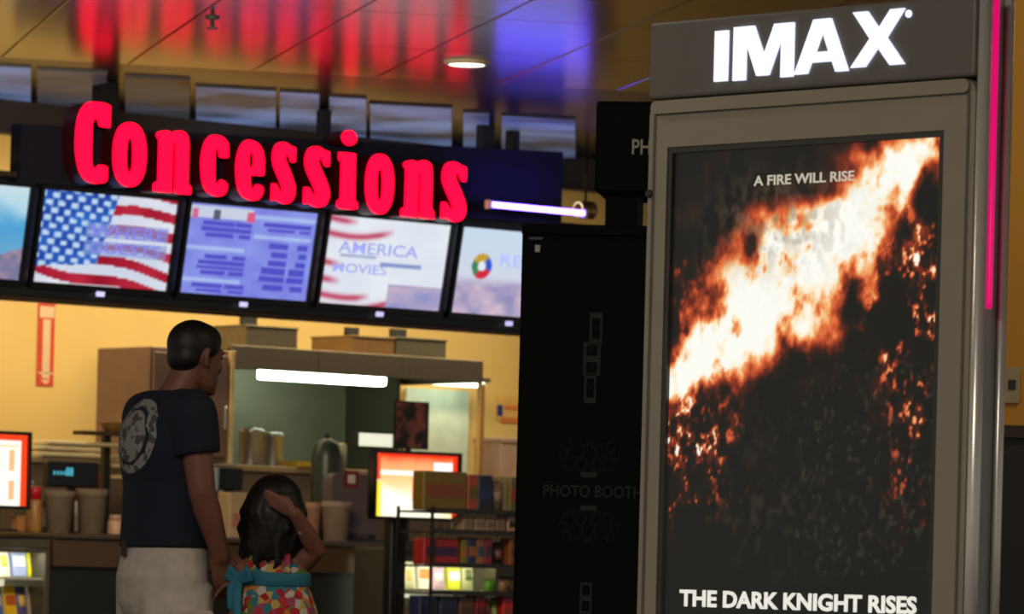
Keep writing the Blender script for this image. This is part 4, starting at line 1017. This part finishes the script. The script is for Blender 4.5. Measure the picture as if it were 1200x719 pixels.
# ---------------- man
mx_, my_ = at(194, 640, 13.5).x, 13.5
YAW = -math.radians(62)
man = thing('person', 'man in dark printed t-shirt and light shorts holding the girl\'s hand', 'person', (mx_, my_, 0), YAW)
def loc_of(px, py, off):  # local point of the man's frame at image point, off = depth offset
    p = at(px, py, 13.5+off)-Vector((mx_, my_, 0)); return Matrix.Rotation(-YAW, 3, 'Z') @ p
hc_ = Vector((0.02, .078, 1.620))          # skull centre
hM = Matrix.Translation(hc_) @ Matrix.Rotation(math.radians(14), 4, 'Z') @ Matrix.Rotation(-math.radians(8), 4, 'X') @ Matrix.Translation(-hc_)
sh_r = Vector((.185, .0, 1.44)); sh_l = Vector((-.185, .0, 1.44))
el_r = loc_of(237, 577, -.17); wr_r = loc_of(259, 652, -.10)
el_l = Vector((-.25, .03, 1.16)); wr_l = Vector((-.22, .16, .94))
bm = bmesh.new()
loft(bm, [ring(.80, 0, 0, .15, .10), ring(.88, 0, -.005, .172, .125), ring(.97, 0, 0, .168, .118), ring(1.08, 0, .005, .155, .108), ring(1.2, 0, .0, .168, .112), ring(1.32, 0, -.01, .182, .118), ring(1.42, 0, -.012, .172, .10), ring(1.475, 0, -.005, .115, .075), ring(1.50, 0, .005, .07, .065)], 28)
loft(bm, [ring(1.44, 0, .0, .075, .07), ring(1.50, .004, .018, .062, .062), ring(1.56, .014, .05, .058, .060), ring(1.60, .02, .07, .056, .06)], 20)
hb_ = bmesh.new(); head(hb_, hc_, .93); bmesh.ops.transform(hb_, matrix=hM, verts=hb_.verts)
tmp = bpy.data.meshes.new('tmp'); hb_.to_mesh(tmp); hb_.free(); bm.from_mesh(tmp); bpy.data.meshes.remove(tmp)
hd_dir = (loc_of(266, 690, -.06)-wr_r).normalized()
for sh0, e0, w0 in ((sh_r, el_r, wr_r), (sh_l, el_l, wr_l)):
    tube(bm, [sh0*1.0+Vector((0, 0, -.01)), sh0.lerp(e0, .35), e0, e0.lerp(w0, .3), w0], [.062, .052, .043, .044, .029], 16)
hand(bm, wr_r, hd_dir, Vector((-1, .2, .1)), Vector((.1, 1, 0)), .19, .75)
hand(bm, wr_l, (wr_l-el_l)+Vector((0, -.03, -.1)), Vector((1, .1, .1)), Vector((-.1, 1, 0)), .19, .6)
for s in (-1, 1):
    tube(bm, [(s*.088, .0, .84), (s*.095, .005, .66), (s*.10, .012, .49), (s*.10, -.008, .34), (s*.10, -.012, .12), (s*.10, -.01, .07)], [.085, .075, .055, .057, .036, .036], 18)
    tube(bm, [(s*.102, -.04, .055), (s*.107, .05, .045), (s*.115, .15, .035)], [.038, .042, .030], 14)
body = remesh('body', bm, SKIN, man, .0055, 5)
# shirt
SH = bpy.data.materials.new('tshirt_navy'); SH.use_nodes = True; nt = SH.node_tree; b = nt.nodes['Principled BSDF']; b.inputs['Roughness'].default_value = .85
tc = nt.nodes.new('ShaderNodeTexCoord'); sep = nt.nodes.new('ShaderNodeSeparateXYZ'); nt.links.new(tc.outputs['Object'], sep.inputs[0])
def mth(op, a, b_=None, c_=None):
    n = nt.nodes.new('ShaderNodeMath'); n.operation = op
    for i, v in enumerate((a, b_, c_)):
        if v is None: continue
        if isinstance(v, (int, float)): n.inputs[i].default_value = v
        else: nt.links.new(v, n.inputs[i])
    return n.outputs[0]
dx = mth('DIVIDE', mth('SUBTRACT', sep.outputs[0], .015), .128); dz_ = mth('DIVIDE', mth('SUBTRACT', sep.outputs[2], 1.365), .118)
rr = mth('SQRT', mth('ADD', mth('MULTIPLY', dx, dx), mth('MULTIPLY', dz_, dz_)))
disc = mth('MULTIPLY', mth('LESS_THAN', rr, 1.0), mth('LESS_THAN', sep.outputs[1], -.02))
vo = nt.nodes.new('ShaderNodeTexVoronoi'); vo.inputs['Scale'].default_value = 34; nt.links.new(tc.outputs['Object'], vo.inputs['Vector'])
no = nt.nodes.new('ShaderNodeTexNoise'); no.inputs['Scale'].default_value = 30; nt.links.new(tc.outputs['Object'], no.inputs['Vector'])
hole = mth('GREATER_THAN', mth('ADD', mth('MULTIPLY', vo.outputs['Distance'], .6), no.outputs['Fac']), .74)
ringm = mth('MULTIPLY', mth('GREATER_THAN', rr, .70), mth('LESS_THAN', mth('ADD', rr, mth('MULTIPLY', no.outputs['Fac'], .2)), .88))
msk = mth('MULTIPLY', disc, mth('MULTIPLY', mth('ADD', mth('MULTIPLY', hole, .7), .25), mth('SUBTRACT', 1.0, ringm)))
mxn = nt.nodes.new('ShaderNodeMix'); mxn.data_type = 'RGBA'; nt.links.new(msk, mxn.inputs['Factor']); mxn.inputs['A'].default_value = L4((17, 23, 42)); mxn.inputs['B'].default_value = L4((150, 148, 140)); nt.links.new(mxn.outputs['Result'], b.inputs['Base Color'])
bm = bmesh.new()
loft(bm, [ring(1.015, 0, -.002, .180, .137), ring(1.03, 0, -.002, .181, .138), ring(1.12, 0, .002, .178, .136), ring(1.22, 0, .0, .182, .132), ring(1.32, 0, -.014, .196, .134), ring(1.40, 0, -.02, .192, .122), ring(1.455, 0, -.012, .155, .095), ring(1.49, .002, -.002, .092, .078), ring(1.512, .004, .006, .075, .072)], 32)
for sh0, e0 in ((sh_r, el_r), (sh_l, el_l)):
    q = sh0.lerp(e0, .52)
    dd_ = (e0-sh0).normalized()
    loft(bm, [(sh0*.80+Vector((0, 0, .285)), .05, .06, *(lambda a: (a, a.cross(dd_)))(dd_.cross(Vector((0, 1, 0))).normalized())), (sh0, .078, .078, *(lambda a: (a, a.cross(dd_)))(dd_.cross(Vector((0, 1, 0))).normalized())), (sh0.lerp(e0, .25), .074, .078, *(lambda a: (a, a.cross(dd_)))(dd_.cross(Vector((0, 1, 0))).normalized())), (q, .066, .074, *(lambda a: (a, a.cross(dd_)))(dd_.cross(Vector((0, 1, 0))).normalized()))], 20)
for sh0 in (sh_r, sh_l):
    tube(bm, [(sh0.x*.25, -.008, 1.452), (sh0.x*.6, -.010, 1.448), (sh0.x, 0, 1.438)], [.058, .070, .077], 18)
remesh('t_shirt', bm, SH, man, .006, 4)
# shorts
SHO = mat('shorts_stone', (200, 190, 176), 0.85, vary=0.12, scale=18, bump=.4)
bm = bmesh.new()
loft(bm, [ring(1.04, 0, 0, .172, .125), ring(1.0, 0, 0, .176, .130), ring(.92, 0, -.008, .186, .140), ring(.84, 0, -.004, .186, .132), ring(.80, 0, 0, .18, .12)], 28)
for s in (-1, 1):
    loft(bm, [ring(.90, s*.085, 0, .095, .125), ring(.78, s*.098, .003, .100, .118), ring(.62, s*.105, .01, .098, .108), ring(.50, s*.108, .014, .098, .105)], 24)
sho = remesh('shorts', bm, SHO, man, .007, 3)
pk = loc_of(228, 690, -.15)
o = obj('cargo_pocket', shape_mesh('cargo_pocket', [rrect(-.07, .07, -.09, .08, .012)], .012, .003), SHO, sho)
o.matrix_local = Matrix.Translation((.200, .01, .74)) @ Matrix.Rotation(math.radians(90), 4, 'Z')
for yy, zz_ in ((-.045, .80), (.05, .775)):
    lathe('pocket_button', [(.008, 0), (.008, .004), (.005, .006)], BLACK, sho, 14, (.207, yy, zz_), 'X')
box('belt_loop', -.012, .012, -.146, -.138, .985, 1.035, mat('loop_dark', (60, 54, 48), .8), sho)
# hair
bm = bmesh.new(); k = .93
def P(x, y, z): return (hc_[0]+x*k, hc_[1]+y*k, hc_[2]+z*k)
ball(bm, P(0, -.016, .040), (.081*k, .099*k, .088*k))
ball(bm, P(0, -.050, -.005), (.068*k, .056*k, .060*k))
ball(bm, P(0, .012, .062), (.070*k, .074*k, .062*k))
bmesh.ops.transform(bm, matrix=hM, verts=bm.verts)
remesh('hair', bm, HAIR, man, .006, 4)
for s in (-1, 1):
    bm = bmesh.new(); ball(bm, P(s*.032, .079, .014), (.012, .009, .008), 1); bmesh.ops.transform(bm, matrix=hM, verts=bm.verts)
    bmobj('eye', bm, mat('eye_dark', (50, 40, 36), .3), man, True)
    bm = bmesh.new(); tube(bm, [(s*.102, -.05, .045), (s*.107, .05, .042), (s*.115, .16, .038)], [.048, .050, .042], 16)
    for v in bm.verts: v.co.z = max(v.co.z, 0.0)
    bmobj('shoe', bm, mat('shoe_dark', (40, 38, 38), .6), man, True)

# ---------------- girl
gx, gy = at(322, 660, 13.45).x, 13.45
GY = -math.radians(12)
girl = thing('person', 'young girl in flowered sundress with one hand behind her head', 'person', (gx, gy, 0), GY)
def gl_(px, py, off):
    p = at(px, py, gy+off)-Vector((gx, gy, 0)); return Matrix.Rotation(-GY, 3, 'Z') @ p
hg = Vector((-.005, .02, 1.135))
gs_r = Vector((.092, .0, .985)); gs_l = Vector((-.092, .0, .985))
ge_r = gl_(371, 645, -.05); gw_r = gl_(346, 601, -.130)
ge_l = Vector((-.125, -.01, .905)); man_hand = Matrix.Rotation(YAW, 3, 'Z') @ (wr_r+hd_dir*.10)+Vector((mx_, my_, 0))
tgt = Matrix.Rotation(-GY, 3, 'Z') @ (man_hand-Vector((gx, gy, 0)))
gw_l = tgt + Vector((.055, .01, .035))
ge_l = gs_l.lerp(gw_l, .5)+Vector((-.008, -.025, -.01))
bm = bmesh.new()
loft(bm, [ring(.52, 0, 0, .105, .085), ring(.60, 0, 0, .115, .09), ring(.72, 0, 0, .098, .078), ring(.85, 0, 0, .102, .076), ring(.94, 0, 0, .110, .074), ring(.99, 0, 0, .088, .058), ring(1.015, 0, .004, .046, .044)], 24)
loft(bm, [ring(.99, 0, 0, .045, .045), ring(1.05, 0, .012, .04, .042), ring(1.09, 0, .02, .04, .042)], 18)
head(bm, hg, .92)
tube(bm, [gs_r, gs_r.lerp(ge_r, .5), ge_r, ge_r.lerp(gw_r, .35), gw_r], [.038, .034, .030, .030, .021], 14)
tube(bm, [gs_l, gs_l.lerp(ge_l, .5), ge_l, ge_l.lerp(gw_l, .35), gw_l], [.036, .032, .027, .027, .020], 14)
hand(bm, gw_r, gl_(326, 589, -.135)-gw_r, Vector((-.1, .9, -.3)), Vector((0, -.2, 1)), .125, .28, 1.1)
hand(bm, gw_l, tgt-gw_l, Vector((0, -.6, -.6)), Vector((.2, -1, .3)), .125, .7, 1.15)
for s in (-1, 1):
    tube(bm, [(s*.055, 0, .56), (s*.058, .004, .42), (s*.06, .006, .32), (s*.06, -.006, .22), (s*.06, -.008, .07), (s*.06, -.005, .05)], [.062, .052, .040, .041, .026, .026], 14)
    tube(bm, [(s*.062, -.02, .036), (s*.065, .04, .030), (s*.07, .10, .024)], [.027, .029, .02], 12)
remesh('body', bm, SKIN2, girl, .005, 4)
# dress: white ground with bright flower blotches
DR = bpy.data.materials.new('flower_dress'); DR.use_nodes = True; nt = DR.node_tree; b = nt.nodes['Principled BSDF']; b.inputs['Roughness'].default_value = .85
tc = nt.nodes.new('ShaderNodeTexCoord'); vo = nt.nodes.new('ShaderNodeTexVoronoi'); vo.inputs['Scale'].default_value = 44; vo.inputs['Randomness'].default_value = 1
nt.links.new(tc.outputs['Object'], vo.inputs['Vector'])
s3 = nt.nodes.new('ShaderNodeSeparateColor'); nt.links.new(vo.outputs['Color'], s3.inputs[0])
rp = nt.nodes.new('ShaderNodeValToRGB'); rp.color_ramp.interpolation = 'CONSTANT'
cl = [(190,36,44), (205,130,56), (205,196,176), (52,126,138), (196,54,56), (205,168,84), (176,70,104), (205,192,176), (104,128,56), (170,28,46)]
el_ = rp.color_ramp.elements
el_[0].color = L4(cl[0]); el_[1].position = .1; el_[1].color = L4(cl[1])
for i in range(2, 10): e_ = el_.new(i/10); e_.color = L4(cl[i])
nt.links.new(s3.outputs[0], rp.inputs['Fac']); nt.links.new(rp.outputs['Color'], b.inputs['Base Color'])
TEAL = mat('teal_sash', (38, 118, 140), .7)
bm = bmesh.new()
loft(bm, [ring(.42, 0, 0, .205, .185), ring(.55, 0, 0, .185, .165), ring(.72, 0, 0, .166, .142), ring(.85, 0, 0, .134, .110), ring(.90, 0, 0, .112, .086), ring(.955, 0, 0, .112, .080), ring(.975, 0, 0, .108, .074)], 32)
# soft folds in the skirt
for v in bm.verts:
    f = max(0, (.9-v.co.z)/.5); a = math.atan2(v.co.y, v.co.x); q = 1+.06*f*math.sin(a*9); v.co.x *= q; v.co.y *= q
dress = remesh('dress', bm, DR, girl, .0055, 2)
for s in (-1, 1):
    bm = bmesh.new(); tube(bm, [(s*.062, -.070, .955), (s*.056, -.058, .995), (s*.05, -.01, 1.022), (s*.052, .05, 1.0), (s*.06, .078, .955)], [.011]*5, 10)
    bmobj('shoulder_strap', bm, DR, dress, True)
bm = bmesh.new(); loft(bm, [ring(.905, 0, 0, .114, .088), ring(.908, 0, 0, .1165, .0905), ring(.945, 0, 0, .1165, .086), ring(.948, 0, 0, .114, .083)], 32)
sash = bmobj('sash', bm, TEAL, dress, True)
bm = bmesh.new()
for pts in ([(-.095, -.075, .925), (-.115, -.09, .90), (-.11, -.10, .84)], [(-.09, -.078, .925), (-.092, -.105, .88), (-.085, -.118, .80)], [(-.09, -.08, .93), (-.125, -.075, .955), (-.135, -.07, .93), (-.1, -.078, .922)], [(-.09, -.08, .93), (-.06, -.10, .955), (-.05, -.102, .93), (-.085, -.085, .922)]):
    tube(bm, pts, [.010]+[.015]*(len(pts)-1), 10, .5)
bmobj('bow', bm, TEAL, dress, True)
# hair: rounded mass falling to the shoulders
bm = bmesh.new()
ball(bm, (hg.x, hg.y-.018, hg.z+.035), (.088, .098, .088))
loft(bm, [ring(hg.z+.06, hg.x, hg.y-.03, .086, .075), ring(hg.z, hg.x, hg.y-.04, .094, .076), ring(hg.z-.05, hg.x-.006, hg.y-.045, .092, .062), ring(hg.z-.10, hg.x-.012, hg.y-.05, .078, .046), ring(hg.z-.145, hg.x-.014, hg.y-.055, .050, .028), ring(hg.z-.16, hg.x-.014, hg.y-.055, .02, .014)], 24)
for i in range(26):
    a = -1.7+3.4*i/25
    x_ = .086*math.sin(a); y_ = hg.y-.03-.072*math.cos(a); q = random.uniform(-.012, .012); ln = .10+.06*random.random()*math.cos(a*.6)
    tube(bm, [(hg.x+x_*.86, y_, hg.z+.05), (hg.x+x_*1.06+q, y_-.008, hg.z), (hg.x+x_*1.10-q, y_-.004, hg.z-.05), (hg.x+x_*1.02+q*1.4-.006, y_+.004, hg.z-ln), (hg.x+x_*1.05-q-.010, y_+.008, hg.z-ln-.035)], [.014, .015, .014, .011, .004], 8)
remesh('hair', bm, HAIR, girl, .005, 1)
bm = bmesh.new(); ball(bm, gl_(353, 621, -.11), (.012, .010, .014), 1); hp = bmobj('hair_bobble', bm, mat('bobble_white', (215, 205, 195), .5), girl, True)
for s in (-1, 1):
    bm = bmesh.new(); ball(bm, (hg.x+s*.03, hg.y+.074, hg.z+.012), (.011, .008, .008), 1); bmobj('eye', bm, mat('eye_dark', (50, 40, 36), .3), girl, True)
    bm = bmesh.new(); tube(bm, [(s*.062, -.025, .03), (s*.065, .04, .027), (s*.07, .10, .022)], [.033, .034, .027], 14)
    for v in bm.verts: v.co.z = max(v.co.z, 0.0)
    bmobj('shoe', bm, mat('shoe_white', (190, 180, 175), .6), girl, True)
